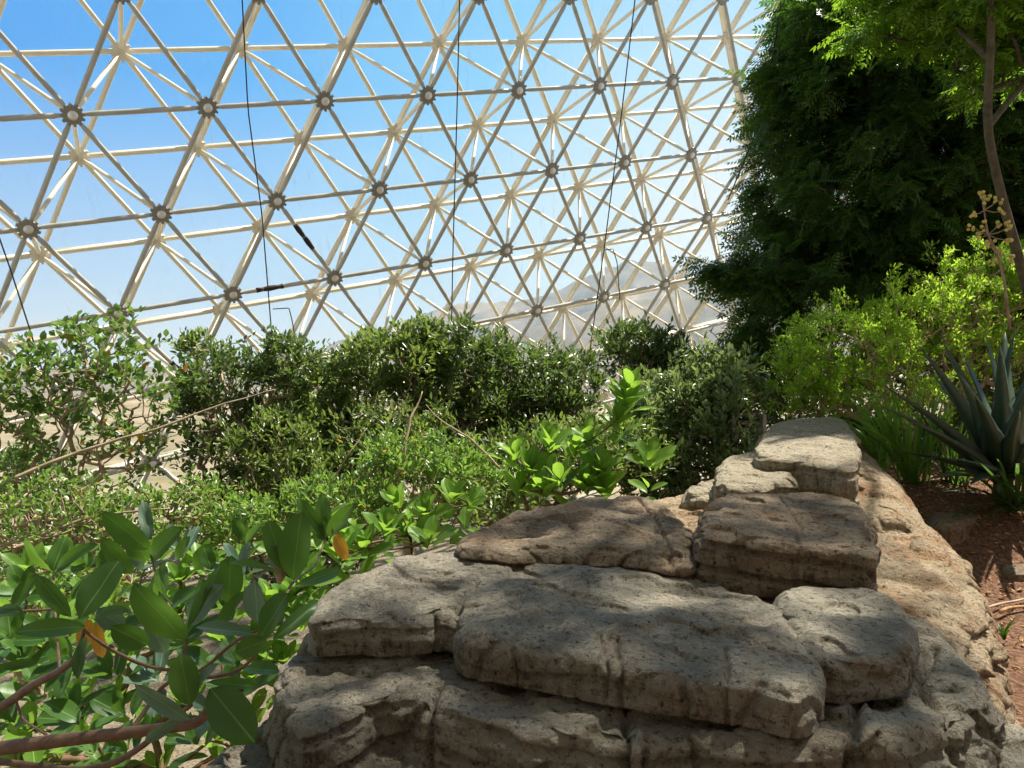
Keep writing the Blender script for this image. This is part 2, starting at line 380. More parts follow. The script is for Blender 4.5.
for layer, nm, mt in ((0, 'inner_hub', M_hub), (1, 'outer_hub', M_cream)):
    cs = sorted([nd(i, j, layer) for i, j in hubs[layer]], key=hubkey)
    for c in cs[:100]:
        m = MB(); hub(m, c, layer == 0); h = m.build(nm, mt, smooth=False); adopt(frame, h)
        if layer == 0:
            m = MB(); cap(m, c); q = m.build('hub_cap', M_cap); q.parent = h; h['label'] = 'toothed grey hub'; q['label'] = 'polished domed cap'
    if cs[100:]:
        m = MB()
        for c in cs[100:]: hub(m, c, False)
        o = m.build(nm + 's_beyond', mt, smooth=False); o['kind'] = 'stuff'; adopt(frame, o)
for (i, j, di, dj, a, b) in ((0, 2, 0, 1, .28, .60), (-1, 3, 1, 0, .22, .48), (-2, 3, 0, 1, .70, .92)):
    p, q = nd(i, j), nd(i + di, j + dj); m = MB(); t = np.linspace(a, b, 9)
    m.tube([p + (q - p) * x for x in t], [.046 + .006 * math.sin(x * 40) for x in t], 12)
    o = m.build('tape_wrap', M_rust); o['label'] = 'black weathered tape'; adopt(frame, o)
# glass
gm, nt, out = newmat('greenhouse_glass'); tr = N(nt, 'ShaderNodeBsdfTransparent'); tr.inputs[0].default_value = (.97, .985, .98, 1)
gl = N(nt, 'ShaderNodeBsdfGlossy'); gl.inputs['Roughness'].default_value = .03; df = N(nt, 'ShaderNodeBsdfDiffuse'); df.inputs[0].default_value = (.8, .82, .82, 1)
lw = N(nt, 'ShaderNodeFresnel'); lw.inputs[0].default_value = 1.25
m1 = N(nt, 'ShaderNodeMixShader'); nt.links.new(lw.outputs[0], m1.inputs[0]); nt.links.new(tr.outputs[0], m1.inputs[1]); nt.links.new(gl.outputs[0], m1.inputs[2])
tcn = N(nt, 'ShaderNodeNewGeometry'); sA = nz(nt, tcn.outputs['Position'], 1.2, 4, .6, (6, 1, .8)); sB = nz(nt, tcn.outputs['Position'], .5, 2, .5)
sm = ramp(nt, sA, [(.60, (.008, .008, .008)), (.74, (.16, .16, .16))])
m2 = N(nt, 'ShaderNodeMixShader'); nt.links.new(sm, m2.inputs[0]); nt.links.new(m1.outputs[0], m2.inputs[1]); nt.links.new(df.outputs[0], m2.inputs[2])
nt.links.new(m2.outputs[0], out.inputs[0])
g = MB(); vlo = -(3.3 + 1.6 + S * T0[2]) / S / RV[2] - .4
P = [fr(u, v, -.826 - .115 / S) for u, v in ((-7, -6.6), (11, -9.2), (11, 4), (-7, 4))]
g.add(P, [[0, 1, 2, 3]]); go = g.build('window_1', gm, smooth=False); tag(go, kind='structure')

# ------------------------------------------------------------------ cables
def cable(pts, depth, label, r=.008):
    P = np.array([at(x, y, d) for (x, y), d in zip(pts, depth)]); t = np.linspace(0, 1, 24); s = np.linspace(0, 1, len(P))
    Q = np.stack([np.interp(t, s, P[:, k]) for k in range(3)], 1); m = MB(); m.tube(Q, r, 6)
    o = m.build('cable', M_black); tag(o, label, 'cable', None); return o
cable([(239, -60), (248, 110), (262, 215), (273, 350)], [9.0, 9.4, 9.8, 10.2], 'black cable hanging in front of the frame, left of the three long ones')
cable([(461, -60), (457, 110), (453, 250), (451, 350)], [9.3, 9.6, 10, 10.4], 'black cable hanging straight down past the middle of the frame')
cable([(642, -60), (622, 110), (604, 250), (590, 350)], [9.6, 10, 10.4, 10.8], 'black cable slanting down left toward the mountain peak')
cable([(-14, 200), (10, 268), (30, 330), (54, 410)], [8.4, 8.6, 8.8, 9], 'short black cable at the far left edge of the frame')
cable([(788, -40), (772, 60), (757, 130), (728, 200)], [9.4, 9.8, 10, 10.4], 'black cable beside the big tree edge')
cable([(273, 309), (289, 308), (292, 320), (297, 348)], [10.1, 10.1, 10.1, 10.2], 'short bent black wire hooked beside the left hanging cable', .007)
cable([(604, 250), (613, 249), (617, 262), (620, 300)], [10.4, 10.4, 10.4, 10.5], 'short bent black wire hooked in front of the mountain peak', .007)

# ------------------------------------------------------------------ rocks
def outline(pts, n):
    """closed Catmull-Rom through pts, resampled about the centroid by angle-independent arclength"""
    P = np.array(pts, float)[:, :2]; m = len(P); out = []
    for k in range(m):
        a, b, c, d = P[k - 1], P[k], P[(k + 1) % m], P[(k + 2) % m]
        for t in np.linspace(0, 1, 24, endpoint=False):
            out.append(.5 * ((2 * b) + (c - a) * t + (2 * a - 5 * b + 4 * c - d) * t * t + (3 * b - a - 3 * c + d) * t ** 3))
    Q = np.array(out); Q = np.vstack([Q, Q[:1]]); L = np.concatenate([[0], np.cumsum(np.linalg.norm(np.diff(Q, axis=0), axis=1))])
    t = np.linspace(0, L[-1], n, endpoint=False)
    return np.stack([np.interp(t, L, Q[:, k]) for k in (0, 1)], 1)
def slab(name, pts, ztop, zbot, mat, rnd=.05, flare=0., under=.03, bump=.02, strata=.012, seed=0., n=460, cracks=(), tilt=(0, 0), dome=.02, rings=(70, 20, 50), sfreq=14., blocky=.03, dents=()):
    P = outline(pts, n); c = P.mean(0)
    P = P + (P - c) / np.linalg.norm(P - c, axis=1)[:, None] * (.5 * blocky * fbm(np.c_[P * 3.1, np.full(n, seed)], 3))[:, None]
    nrm = np.roll(P, -1, 0) - np.roll(P, 1, 0); nrm = np.stack([nrm[:, 1], -nrm[:, 0]], 1); nrm /= np.linalg.norm(nrm, axis=1)[:, None]
    if ((P - c) * nrm).sum() < 0: nrm = -nrm
    for _ in range(10): nrm = (nrm + np.roll(nrm, 1, 0) + np.roll(nrm, -1, 0)); nrm /= np.linalg.norm(nrm, axis=1)[:, None]
    H = ztop - zbot; V = []; kind = []
    for t in np.linspace(0, 1, rings[0], endpoint=False) ** .8:
        q = c + (P - nrm * rnd - c) * t; V.append(np.c_[q, np.full(n, ztop)]); kind.append(np.full(n, 0.))
    for a in np.linspace(0, PI / 2, rings[1], endpoint=False):
        V.append(np.c_[P - nrm * rnd * (1 - math.sin(a)), np.full(n, ztop - rnd * (1 - math.cos(a)))]); kind.append(np.full(n, math.sin(a)))
    for t in np.linspace(0, 1, rings[2]):
        off = flare * t ** 1.15 - under * sstep(.75, 1, np.array(t)); V.append(np.c_[P + nrm * off, np.full(n, ztop - rnd - (H - rnd) * t)]); kind.append(np.full(n, 1.))
    V = np.vstack(V); side = np.concatenate(kind); m = rings[0] + rings[1] + rings[2]; NN = np.tile(nrm, (m, 1))
    rel = V[:, :2] - c
    V[:, 2] += (tilt[0] * rel[:, 0] + tilt[1] * rel[:, 1]) + dome * (1 - side) * (1 - np.clip((np.abs(rel).max(1) / (np.abs(P - c).max() + 1e-6)), 0, 1) ** 2)
    q = V.copy() + seed
    # broad lumps, ledges and grain
    lump = fbm(q * 2.3, 3); fine = fbm(q * 11, 5, .62) + .6 * (.35 - np.abs(noise(q * 19))); V[:, 2] += (1 - side) * (bump * 1.6 * lump + bump * .45 * fine)
    ter = fbm(q * 4.2 + 5, 2); V[:, 2] -= (1 - side) * bump * .8 * sstep(.12, .17, ter)          # flaked shallow steps
    sw = V[:, 2] * sfreq + 1.3 * noise(q * 1.7) + seed
    lay = 2 * np.abs((sw % 1) - .5); lay = sstep(.12, .4, lay)
    blk = fbm(q * [3.2, 3.2, 5] + 3, 3); ridg = 1 - np.abs(noise(q * [5.5, 5.5, 2.2])) * 2.4
    off = side * (strata * (lay - 1) * 1.5 + blocky * blk + bump * .5 * fine - .55 * blocky * sstep(.82, .98, ridg))
    V[:, :2] += NN * off[:, None]
    for (pl, wd, dp) in cracks:
        pl = np.array(pl)[:, :2]; dm = np.full(len(V), 9.)
        wob = .02 * np.c_[noise(q * 6), noise(q * 6 + 31)]
        for a, b in zip(pl[:-1], pl[1:]):
            ab = b - a; t = np.clip(((V[:, :2] + wob - a) @ ab) / (ab @ ab), 0, 1); dm = np.minimum(dm, np.linalg.norm(V[:, :2] + wob - a - t[:, None] * ab, axis=1))
        g_ = np.exp(-(dm / wd) ** 2) * dp; V[:, 2] -= g_ * (1 - side * .7); V[:, :2] -= NN * (g_ * side)[:, None]
    for (dx, dy, dr, dd) in dents:
        V[:, 2] -= dd * np.exp(-((V[:, 0] - dx) ** 2 + (V[:, 1] - dy) ** 2) / dr ** 2) * (1 - side)
    i = np.arange(m - 1)[:, None] * n; k = np.arange(n)[None]; k2 = (k + 1) % n
    Q = np.stack([i + k, i + k2, i + n + k2, i + n + k], -1).reshape(-1, 4)
    if np.cross(P[1] - P[0], P[2] - P[1]) * 1 < 0 or ((P[0][0] - c[0]) * (P[n // 4][1] - c[1]) - (P[0][1] - c[1]) * (P[n // 4][0] - c[0])) < 0: Q = Q[:, ::-1]
    return mesh_np(name, V, [Q], mat)
def W(z, *pp): return [on(x, y, z)[:2] for x, y in pp]
b1 = empty('boulder', (0.3, 2.6, 0)); tag(b1, 'broad layered grey boulder filling the lower middle, lying in front of all other rocks', 'boulder')
T1 = slab('top_slab', W(.62, (312, 622), (322, 596), (345, 577), (380, 562), (430, 553), (480, 548), (540, 556), (600, 562), (655, 565), (715, 572), (735, 590), (775, 602), (805, 640), (826, 676), (800, 697), (757, 688), (700, 678), (640, 671), (600, 664), (550, 656), (500, 648), (462, 640), (449, 617), (400, 622), (350, 622)),
    .62, .472, M_rock_grey, rnd=.045, under=.09, bump=.022, strata=.006, seed=1.7, n=760, rings=(110, 22, 46), blocky=.03, sfreq=9,
    cracks=[(W(.62, (449, 625), (466, 600), (478, 585)), .012, .03), (W(.62, (560, 630), (585, 596), (588, 590)), .007, .008), (W(.62, (690, 610), (740, 640), (830, 668)), .008, .012), (W(.62, (470, 612), (520, 600), (690, 610)), .006, .007), (W(.62, (600, 640), (607, 665)), .005, .018), (W(.62, (617, 640), (621, 670)), .005, .018), (W(.62, (727, 650), (728, 690)), .006, .02), (W(.62, (350, 598), (420, 585), (520, 580)), .008, .01)])
T2 = slab('shoulder_slab', W(.63, (772, 596), (800, 589), (850, 589), (888, 597), (912, 612), (918, 634), (900, 652), (872, 658), (835, 660), (805, 650), (786, 622)),
    .63, .47, M_rock_grey, rnd=.05, under=.07, bump=.02, strata=.006, seed=5.2, n=420, blocky=.035, sfreq=9, cracks=[(W(.63, (800, 630), (830, 610), (870, 600)), .006, .008)])
P2 = slab('middle_ledge', W(.47, (276, 690), (285, 660), (305, 630), (330, 610), (420, 590), (600, 585), (760, 590), (880, 600), (930, 625), (968, 660), (990, 690), (972, 722), (905, 742), (830, 752), (740, 750), (632, 744), (622, 738), (560, 733), (450, 718), (392, 706), (352, 716), (300, 722)),
    .47, .25, M_rock_grey, rnd=.05, under=.02, bump=.03, strata=.012, seed=9.4, n=760, rings=(80, 20, 46), blocky=.06, sfreq=10, flare=.05,
    cracks=[(W(.47, (627, 690), (626, 750)), .012, .04), (W(.47, (440, 690), (425, 720), (430, 740)), .012, .04), (W(.47, (880, 650), (860, 700), (850, 760)), .014, .05), (W(.47, (935, 650), (915, 690), (960, 730)), .014, .05), (W(.47, (840, 700), (960, 690)), .012, .03)])
pts = [(-.98, 1.75), (-1.06, 2.3), (-.9, 2.9), (-.3, 3.3), (.8, 3.4), (1.6, 3.2), (1.88, 2.7), (1.92, 2.1), (1.6, 1.75), (.9, 1.72), (0, 1.72), (-.5, 1.6)]
P1 = slab('base_ledge', [(x * .93, y) for x, y in pts], .27, -.15, M_rock_grey, rnd=.07, under=0, bump=.04, strata=.02, seed=13.1, n=760, rings=(40, 20, 70), blocky=.09, sfreq=8, flare=.10, cracks=[([(-.2, 1.5), (-.25, 2.2)], .02, .06), ([(1.2, 1.6), (1.4, 2.4)], .02, .06)])
adopt(b1, T1, T2, P2, P1)
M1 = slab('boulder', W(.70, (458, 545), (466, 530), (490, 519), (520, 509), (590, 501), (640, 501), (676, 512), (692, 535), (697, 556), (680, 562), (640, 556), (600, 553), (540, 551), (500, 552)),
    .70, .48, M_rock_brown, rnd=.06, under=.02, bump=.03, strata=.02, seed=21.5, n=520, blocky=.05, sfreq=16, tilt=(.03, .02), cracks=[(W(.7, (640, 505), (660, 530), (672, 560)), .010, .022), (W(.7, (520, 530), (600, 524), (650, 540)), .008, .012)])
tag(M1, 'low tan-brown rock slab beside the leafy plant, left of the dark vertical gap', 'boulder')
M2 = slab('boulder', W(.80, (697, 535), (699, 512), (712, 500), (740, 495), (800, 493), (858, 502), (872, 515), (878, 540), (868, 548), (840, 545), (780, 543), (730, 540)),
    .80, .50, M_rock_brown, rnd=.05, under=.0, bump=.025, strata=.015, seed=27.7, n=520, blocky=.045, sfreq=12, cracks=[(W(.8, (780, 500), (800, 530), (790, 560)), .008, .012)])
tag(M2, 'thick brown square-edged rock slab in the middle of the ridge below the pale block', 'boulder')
# ridge : long tan mass running back, its flank falling to the mulch
R1 = slab('rock_ridge', [(1.25, 2.75), (1.70, 2.75), (2.02, 3.1), (2.27, 3.6), (2.46, 4.1), (2.53, 4.6), (2.40, 5.2), (2.2, 5.6), (1.8, 5.9), (1.3, 5.5), (.9, 5.0), (.0, 4.5), (-.4, 4.0), (-.55, 3.4), (.2, 2.9)],
    .56, -.2, M_rock_tan, rnd=.30, flare=.16, under=0, bump=.035, strata=.035, seed=33.3, n=900, rings=(90, 24, 90), blocky=.07, sfreq=9, tilt=(.0, .085))
tag(R1, 'long tan sandstone ridge whose layered flank slopes down to the red mulch', 'rock ridge')
R2 = slab('boulder', [(1.9, 4.2), (2.2, 4.1), (2.42, 4.5), (2.58, 5.1), (2.62, 5.8), (2.35, 6.3), (1.95, 6.2), (1.85, 5.4), (1.8, 4.8)], .80, .2, M_rock_tan, rnd=.24, flare=.12, under=0, bump=.035, strata=.008, seed=38.3, n=520, blocky=.035, sfreq=6, tilt=(-.05, .13))
tag(R2, 'rounded tan rock hump at the right back end of the ridge beside the agave', 'boulder')
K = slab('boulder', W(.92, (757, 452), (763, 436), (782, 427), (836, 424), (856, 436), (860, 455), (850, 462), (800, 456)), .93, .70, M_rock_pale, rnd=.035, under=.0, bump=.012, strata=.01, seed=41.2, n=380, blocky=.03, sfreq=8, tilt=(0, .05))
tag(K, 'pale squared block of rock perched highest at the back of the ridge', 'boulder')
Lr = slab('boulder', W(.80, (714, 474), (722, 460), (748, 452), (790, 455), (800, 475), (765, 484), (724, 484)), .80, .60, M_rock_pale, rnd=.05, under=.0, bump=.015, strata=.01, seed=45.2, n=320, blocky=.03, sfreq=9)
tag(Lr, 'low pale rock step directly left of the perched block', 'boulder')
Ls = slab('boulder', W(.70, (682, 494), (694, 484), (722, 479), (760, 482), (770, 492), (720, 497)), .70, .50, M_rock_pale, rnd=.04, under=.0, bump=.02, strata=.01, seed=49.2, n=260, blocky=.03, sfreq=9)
tag(Ls, 'small pale rock behind the brown slab at the shrub edge', 'boulder')

# ------------------------------------------------------------------ foliage builders
def leaf_small(wd=.38, fold=.12, droop=.12):
    """8-point pointed leaf, length 1 along +Y, face +Z"""
    V = np.array([[0, 0, 0], [-wd / 2, .35, fold], [0, .35, 0], [wd / 2, .35, fold], [-wd * .42, .68, fold * .6 - droop * .4], [0, .7, -droop * .4], [wd * .42, .68, fold * .6 - droop * .4], [0, 1, -droop]], float)
    return V, [np.array([[0, 2, 1], [0, 3, 2], [4, 5, 7], [5, 6, 7]]), np.array([[1, 2, 5, 4], [2, 3, 6, 5]])], V[:, :2] * [1, 1]
def leaf_big(L=9, wmax=.5, fold=.07, droop=.12, point=.0):
    V = []; UV = []; cols = (-1, -.55, 0, .55, 1)
    for k in range(L + 1):
        t = k / L; w = wmax / 2 * (math.sin(PI * t ** 1.12) ** .52 if 0 < t < 1 else 0); w *= 1 - point * max(0, t - .7)
        if k == 0: w = .012
        for c in cols:
            V.append([c * w, t, fold * abs(c) * (w / (wmax / 2)) - droop * t * t + .015 * math.sin(t * 9 + c * 2)]); UV.append([t, c * (w / (wmax / 2) + .05)])
    V = np.array(V); i = np.arange(L)[:, None] * 5; k = np.arange(4)[None]
    return V, [np.stack([i + k, i + k + 1, i + 5 + k + 1, i + 5 + k], -1).reshape(-1, 4)], np.array(UV)
def spray(nl=7, ll=.24, w=.36):
    """pinnate spray : drooping rachis with paired leaflets, length 1"""
    V = []; Fq = []; m = 0
    for k in range(nl):
        t = (k + 1) / (nl + .5)
        for s in (-1, 1):
            b = np.array([0, t, -.15 * t * t]); d = np.array([s * .82, .5, -.25]); d /= np.linalg.norm(d); q = np.array([-d[1] * s, d[0] * s, 0]) * ll * w / 2
            l = ll * (1 - .35 * abs(t - .45)); V += [b, b + d * l * .5 + q, b + d * l + [0, 0, -.02], b + d * l * .5 - q]; Fq.append([m, m + 1, m + 2, m + 3]); m += 4
    b = np.array([0, .92, -.13]); V += [b, b + [ll * w * .5, ll * .5, -.02], b + [0, ll, -.06], b + [-ll * w * .5, ll * .5, -.02]]; Fq.append([m, m + 1, m + 2, m + 3])
    V = np.array(V); return V, [np.array(Fq)], V[:, :2]
def scatter(name, tpl, pos, dirs, nors, size, mat, rs, parent=None, width=None):
    """leaf copies merged into one foliage mesh; dirs = leaf axis, nors = approx face normal"""
    V, Fs, UV = tpl; n = len(pos); d = dirs / (np.linalg.norm(dirs, axis=1)[:, None] + 1e-9)
    x = np.cross(d, nors); x /= np.linalg.norm(x, axis=1)[:, None] + 1e-9; z = np.cross(x, d)
    size = np.broadcast_to(size, (n,)); wd = size if width is None else size * width
    A = pos[:, None] + (V[None, :, 0, None] * x[:, None] * wd[:, None, None] + V[None, :, 1, None] * d[:, None] * size[:, None, None] + V[None, :, 2, None] * z[:, None] * size[:, None, None])
    k = len(V); off = (np.arange(n) * k)[:, None, None]
    F = [(f[None] + off).reshape(-1, f.shape[1]) for f in Fs]
    return mesh_np(name, A.reshape(-1, 3), F, mat, parent, True, rnd=np.repeat(rs.rand(n), k), uv=np.tile(UV, (n, 1)))
def skeleton(base, pts):
    """joins the points to a branching tree that grows from base"""
    base = np.atleast_2d(base); pts = pts[np.argsort(np.linalg.norm(pts - base[0], axis=1))]
    P = np.vstack([base, pts]); par = np.full(len(P), -1); nb = len(base)
    for i in range(1, nb): par[i] = i - 1
    db = np.linalg.norm(P - base[0], axis=1)
    for i in range(nb, len(P)):
        d = np.linalg.norm(P[:i] - P[i], axis=1) + .35 * np.abs(db[:i] - db[i] * .8) ; par[i] = int(np.argmin(d))
    cnt = np.ones(len(P))
    for i in range(len(P) - 1, 0, -1): cnt[par[i]] += cnt[i]
    return P, par, cnt
def branches(P, par, cnt, r0, rmax, mat, name='branches', rs=None, sides=5, power=.45, parent=None, smooth_n=4):
    m = MB(); r = np.minimum(rmax, r0 * cnt ** power)
    for i in range(1, len(P)):
        a, b = P[par[i]], P[i]; L = np.linalg.norm(b - a)
        if L < 1e-4: continue
        off = rs.normal(size=3) * L * .07; t = np.linspace(0, 1, smooth_n)[:, None]
        pts = a + (b - a) * t + off * np.sin(t * PI); ra = min(r[par[i]], r[i] * 1.5)
        m.tube(pts, np.linspace(ra, r[i], smooth_n), sides if r[i] < .03 else 9, caps=False)
    return m.build(name, mat, parent)
def blob_pts(blobs, n, rs, shell=.5):
    wt = np.array([b[3] * b[4] for b in blobs], float); wt /= wt.sum(); out = []
    for b, k in zip(blobs, rs.multinomial(n, wt)):
        c = at(b[0], b[1], b[2]); sc = b[2] / F; R = np.array([b[3] * sc, b[5] if len(b) > 5 else b[3] * sc * .9, b[4] * sc])
        v = rs.normal(size=(k, 3)); v /= np.linalg.norm(v, axis=1)[:, None]; rr = rs.rand(k) ** (1 / 3) * (1 - shell) + shell * (1 - .3 * rs.rand(k) ** 2)
        rr = rr * (1 + 1.05 * fbm(v * 2.6 + rs.rand(3) * 50, 3)); rr = np.where((rs.rand(k) < .09) & (v[:, 2] > -.2), rr * 1.3, rr)
        out.append(c + v * rr[:, None] * R)
    return np.vstack(out)
def shrub(name, label, cat, base, blobs, npts, per, leaf, lsize, mat, bark, seed, r0=.0022, rmax=.05, up=.5, spread=.09, base_line=None, tipmax=6, droop=0., shell=.35, lw=None, group=None, dens=(1.7, 1.7)):
    rs = np.random.RandomState(seed); npts = int(npts * dens[0]); per = int(per * dens[1]); pts = blob_pts(blobs, npts, rs, shell)
    P, par, cnt = skeleton(np.array(base_line if base_line is not None else [base]), pts)
    root = empty(name, base); tag(root, label, cat, group)
    br = branches(P, par, cnt, r0, rmax, bark, 'branches', rs); adopt(root, br)
    tips = np.where(cnt <= tipmax)[0]; tips = tips[tips > 0]
    idx = np.repeat(tips, per); a = P[par[idx]]; b = P[idx]; L = np.linalg.norm(b - a, axis=1)[:, None] + 1e-6; d = (b - a) / L
    t = rs.rand(len(idx))[:, None] ** .6; t = 1 - (1 - t) * np.minimum(1, .30 / L)
    pos = a + (b - a) * t + rs.normal(size=(len(idx), 3)) * spread * .3
    out = rs.normal(size=(len(idx), 3)); out -= (out * d).sum(1)[:, None] * d; out /= np.linalg.norm(out, axis=1)[:, None] + 1e-9
    dirs = out + d * .7 + np.array([0, 0, up]) - np.array([0, 0, droop]); nors = np.array([0, 0, 1.]) * .9 + rs.normal(size=(len(idx), 3)) * .55 + sd * .0
    fo = scatter('foliage', leaf, pos + out * spread * .15, dirs, nors, lsize * (.65 + .6 * rs.rand(len(idx))), mat, rs, width=lw); adopt(root, fo)
    return root, P, par, cnt

LS, LN = leaf_small(.42), leaf_small(.30, .1, .08)
G_olive = leafmat('olive_leaf', (.035, .065, .020), (.17, .24, .08), .40, (.32, .46, .07), .33, .6)
G_dark = leafmat('dark_olive_leaf', (.025, .050, .018), (.10, .16, .055), .34, (.24, .38, .06), .33, .6)
G_mid = leafmat('fresh_green_leaf', (.06, .13, .025), (.16, .27, .06), .42, (.35, .58, .08), .35, odd=(.55, .20, .03))
G_left = leafmat('round_green_leaf', (.035, .080, .022), (.13, .23, .05), .36, (.30, .50, .07), .4, .3, odd=(.55, .20, .03))
G_pale = leafmat('silvery_leaf', (.05, .085, .03), (.24, .31, .15), .38, (.34, .48, .12), .25, .7)
G_lime = leafmat('lime_leaf', (.12, .24, .02), (.30, .48, .05), .52, (.66, .98, .09), .45, .3)
G_tree = leafmat('dark_feather_leaf', (.028, .060, .016), (.085, .155, .042), .42, (.16, .34, .03), .42, .35)
G_tree2 = leafmat('bright_feather_leaf', (.03, .065, .012), (.09, .17, .03), .50, (.40, .70, .04), .42, .35)
G_big = leafmat('glossy_broad_leaf', (.022, .064, .012), (.060, .135, .024), .28, (.26, .52, .05), .40, .28, vein=True)  # darker copy of the broad leaf, shade on the front plant put in
G_blue = leafmat('blue_green_leaf_back', (.07, .13, .085), (.12, .19, .13), .25, (.25, .42, .15), .5, .3, vein=True)
G_yel = leafmat('yellowed_leaf', (.50, .17, .02), (.72, .38, .05), .4, (.85, .45, .05), .5, vein=True)
G_agave = leafmat('grey_green_blade', (.035, .065, .045), (.09, .14, .10), .10, (.12, .25, .08), .38, .5)
G_strap_dim = leafmat('shaded_strap_leaf', (.02, .05, .014), (.05, .11, .03), .3, (.2, .4, .05), .4, .4)  # darker copy of the strap leaf, shade below the agave put into the green
G_strap = leafmat('strap_leaf', (.05, .12, .02), (.13, .26, .04), .4, (.35, .62, .06), .35, .6)

# mid-distance shrubs between the rocks and the frame
shrub('shrub', 'open round-leaved shrub with a few orange leaves at the left edge before the frame', 'shrub', at(60, 640, 6.0), [(20, 400, 6, 50, 45), (95, 350, 6, 62, 34), (60, 395, 6.2, 70, 50), (145, 390, 6.4, 40, 30), (30, 470, 6.2, 60, 50), (120, 440, 6.4, 60, 40), (60, 540, 6.4, 80, 50)], 560, 6, LS, .068, G_left, M_twig, 11, r0=.0024, rmax=.022, tipmax=3, lw=1.45, shell=.1, dens=(1.55, 1.35))
shrub('shrub', 'olive shrub with a bare sandy gap under it, right of the orange-leaved shrub', 'shrub', at(235, 600, 7.0), [(225, 385, 7, 45, 38), (290, 365, 7, 40, 30), (225, 440, 7, 42, 35), (200, 400, 7, 22, 22), (250, 500, 7, 60, 30)], 480, 9, LS, .062, G_dark, M_twig, 12, tipmax=5)
shrub('shrub', 'dense olive shrub behind the yellowish sprays, left of centre', 'shrub', at(345, 620, 7.4), [(330, 400, 7.4, 60, 48), (390, 365, 7.3, 55, 38), (420, 350, 7.3, 32, 26), (350, 460, 7.4, 80, 48), (440, 400, 7.5, 60, 50), (300, 440, 7.4, 45, 50), (310, 520, 7.2, 80, 40)], 1050, 10, LN, .075, G_olive, M_twig, 13, tipmax=5, lw=1.2)
shrub('shrub', 'dark dense shrub in the middle, directly behind the bright broad-leaved plant', 'shrub', at(520, 620, 7.6), [(465, 350, 7.5, 45, 30), (540, 385, 7.6, 60, 42), (480, 400, 7.6, 60, 50), (560, 400, 7.6, 38, 34), (500, 460, 7.5, 90, 50)], 900, 10, LN, .068, G_dark, M_bark_grey, 14, tipmax=5, lw=1.2)
shrub('shrub', 'brownish-topped shrub rising against the frame under the mountain peak', 'shrub', at(660, 600, 8.2), [(632, 350, 8.2, 38, 26), (660, 360, 8.2, 30, 26), (690, 375, 8.2, 36, 22), (630, 392, 8.2, 14, 14)], 330, 9, LN, .07, G_dark, M_bark_grey, 15, tipmax=4, lw=1.2)
shrub('shrub', 'pale glossy-leaved shrub next to the back end of the rock ridge', 'shrub', at(690, 600, 7.2), [(690, 410, 7.2, 58, 42), (720, 390, 7.3, 40, 35), (650, 440, 7.1, 42, 35), (700, 455, 7.0, 60, 32), (722, 435, 7.3, 22, 36), (650, 480, 6.8, 40, 20)], 950, 10, LN, .07, G_pale, M_bark_grey, 16, tipmax=5, lw=1.25)
shrub('shrub', 'low yellow-green shrub with bare pale twigs in front of the dense olive shrub', 'shrub', at(400, 640, 5.6), [(420, 460, 5.6, 60, 26), (350, 500, 5.4, 60, 22), (460, 480, 5.4, 40, 22), (260, 520, 5.4, 50, 26)], 330, 9, LN, .06, G_mid, M_twig, 17, tipmax=4, lw=1.15)
shrub('shrub', 'tangled twiggy shrub low at the left, between the branches and the broad leaves', 'shrub', at(40, 700, 5.2), [(40, 510, 5.2, 70, 36), (130, 520, 5.4, 50, 30), (200, 500, 5.6, 40, 24), (60, 600, 4.8, 90, 50)], 480, 5, LS, .05, G_mid, M_twig, 18, tipmax=3, r0=.003, lw=1.2)

shrub('shrub', 'deep green shrub low behind the twiggy left shrubs, seen through their gaps', 'shrub', at(120, 600, 7.6), [(60, 560, 7.6, 90, 46), (290, 560, 7.4, 60, 50), (10, 480, 7.8, 50, 34)], 420, 9, LS, .07, G_dark, M_bark_grey, 19, tipmax=5)
shrub('shrub', 'deep green shrub filling the hollow behind the perched pale block under the lime-green bush', 'shrub', at(830, 455, 8.8), [(900, 370, 9.0, 110, 40), (990, 350, 9.2, 60, 50), (790, 380, 9, 50, 30), (830, 420, 8.8, 90, 36), (900, 440, 8.8, 70, 36), (760, 430, 8.6, 34, 40), (980, 450, 8.8, 70, 40)], 480, 9, LS, .075, G_dark, M_bark_grey, 20, tipmax=5, dens=(2.2, 1.9))
shrub('shrub', 'shaded shrub low in the gap between the bright broad-leaved plant and the dark middle shrub', 'shrub', at(570, 620, 6.6), [(560, 450, 6.6, 90, 30), (620, 450, 6.5, 50, 34), (480, 500, 6.2, 70, 26), (400, 440, 6.8, 60, 40)], 480, 9, LN, .065, G_olive, M_bark_grey, 21, tipmax=5, lw=1.2)
shrub('shrub', 'olive shrub between the left sandy gap and the dense olive shrub', 'shrub', at(290, 620, 6.6), [(280, 450, 6.6, 50, 44), (330, 480, 6.4, 56, 34), (230, 540, 6.0, 60, 26), (200, 350, 7.2, 26, 16)], 420, 9, LN, .065, G_olive, M_twig, 22, tipmax=5, lw=1.2)
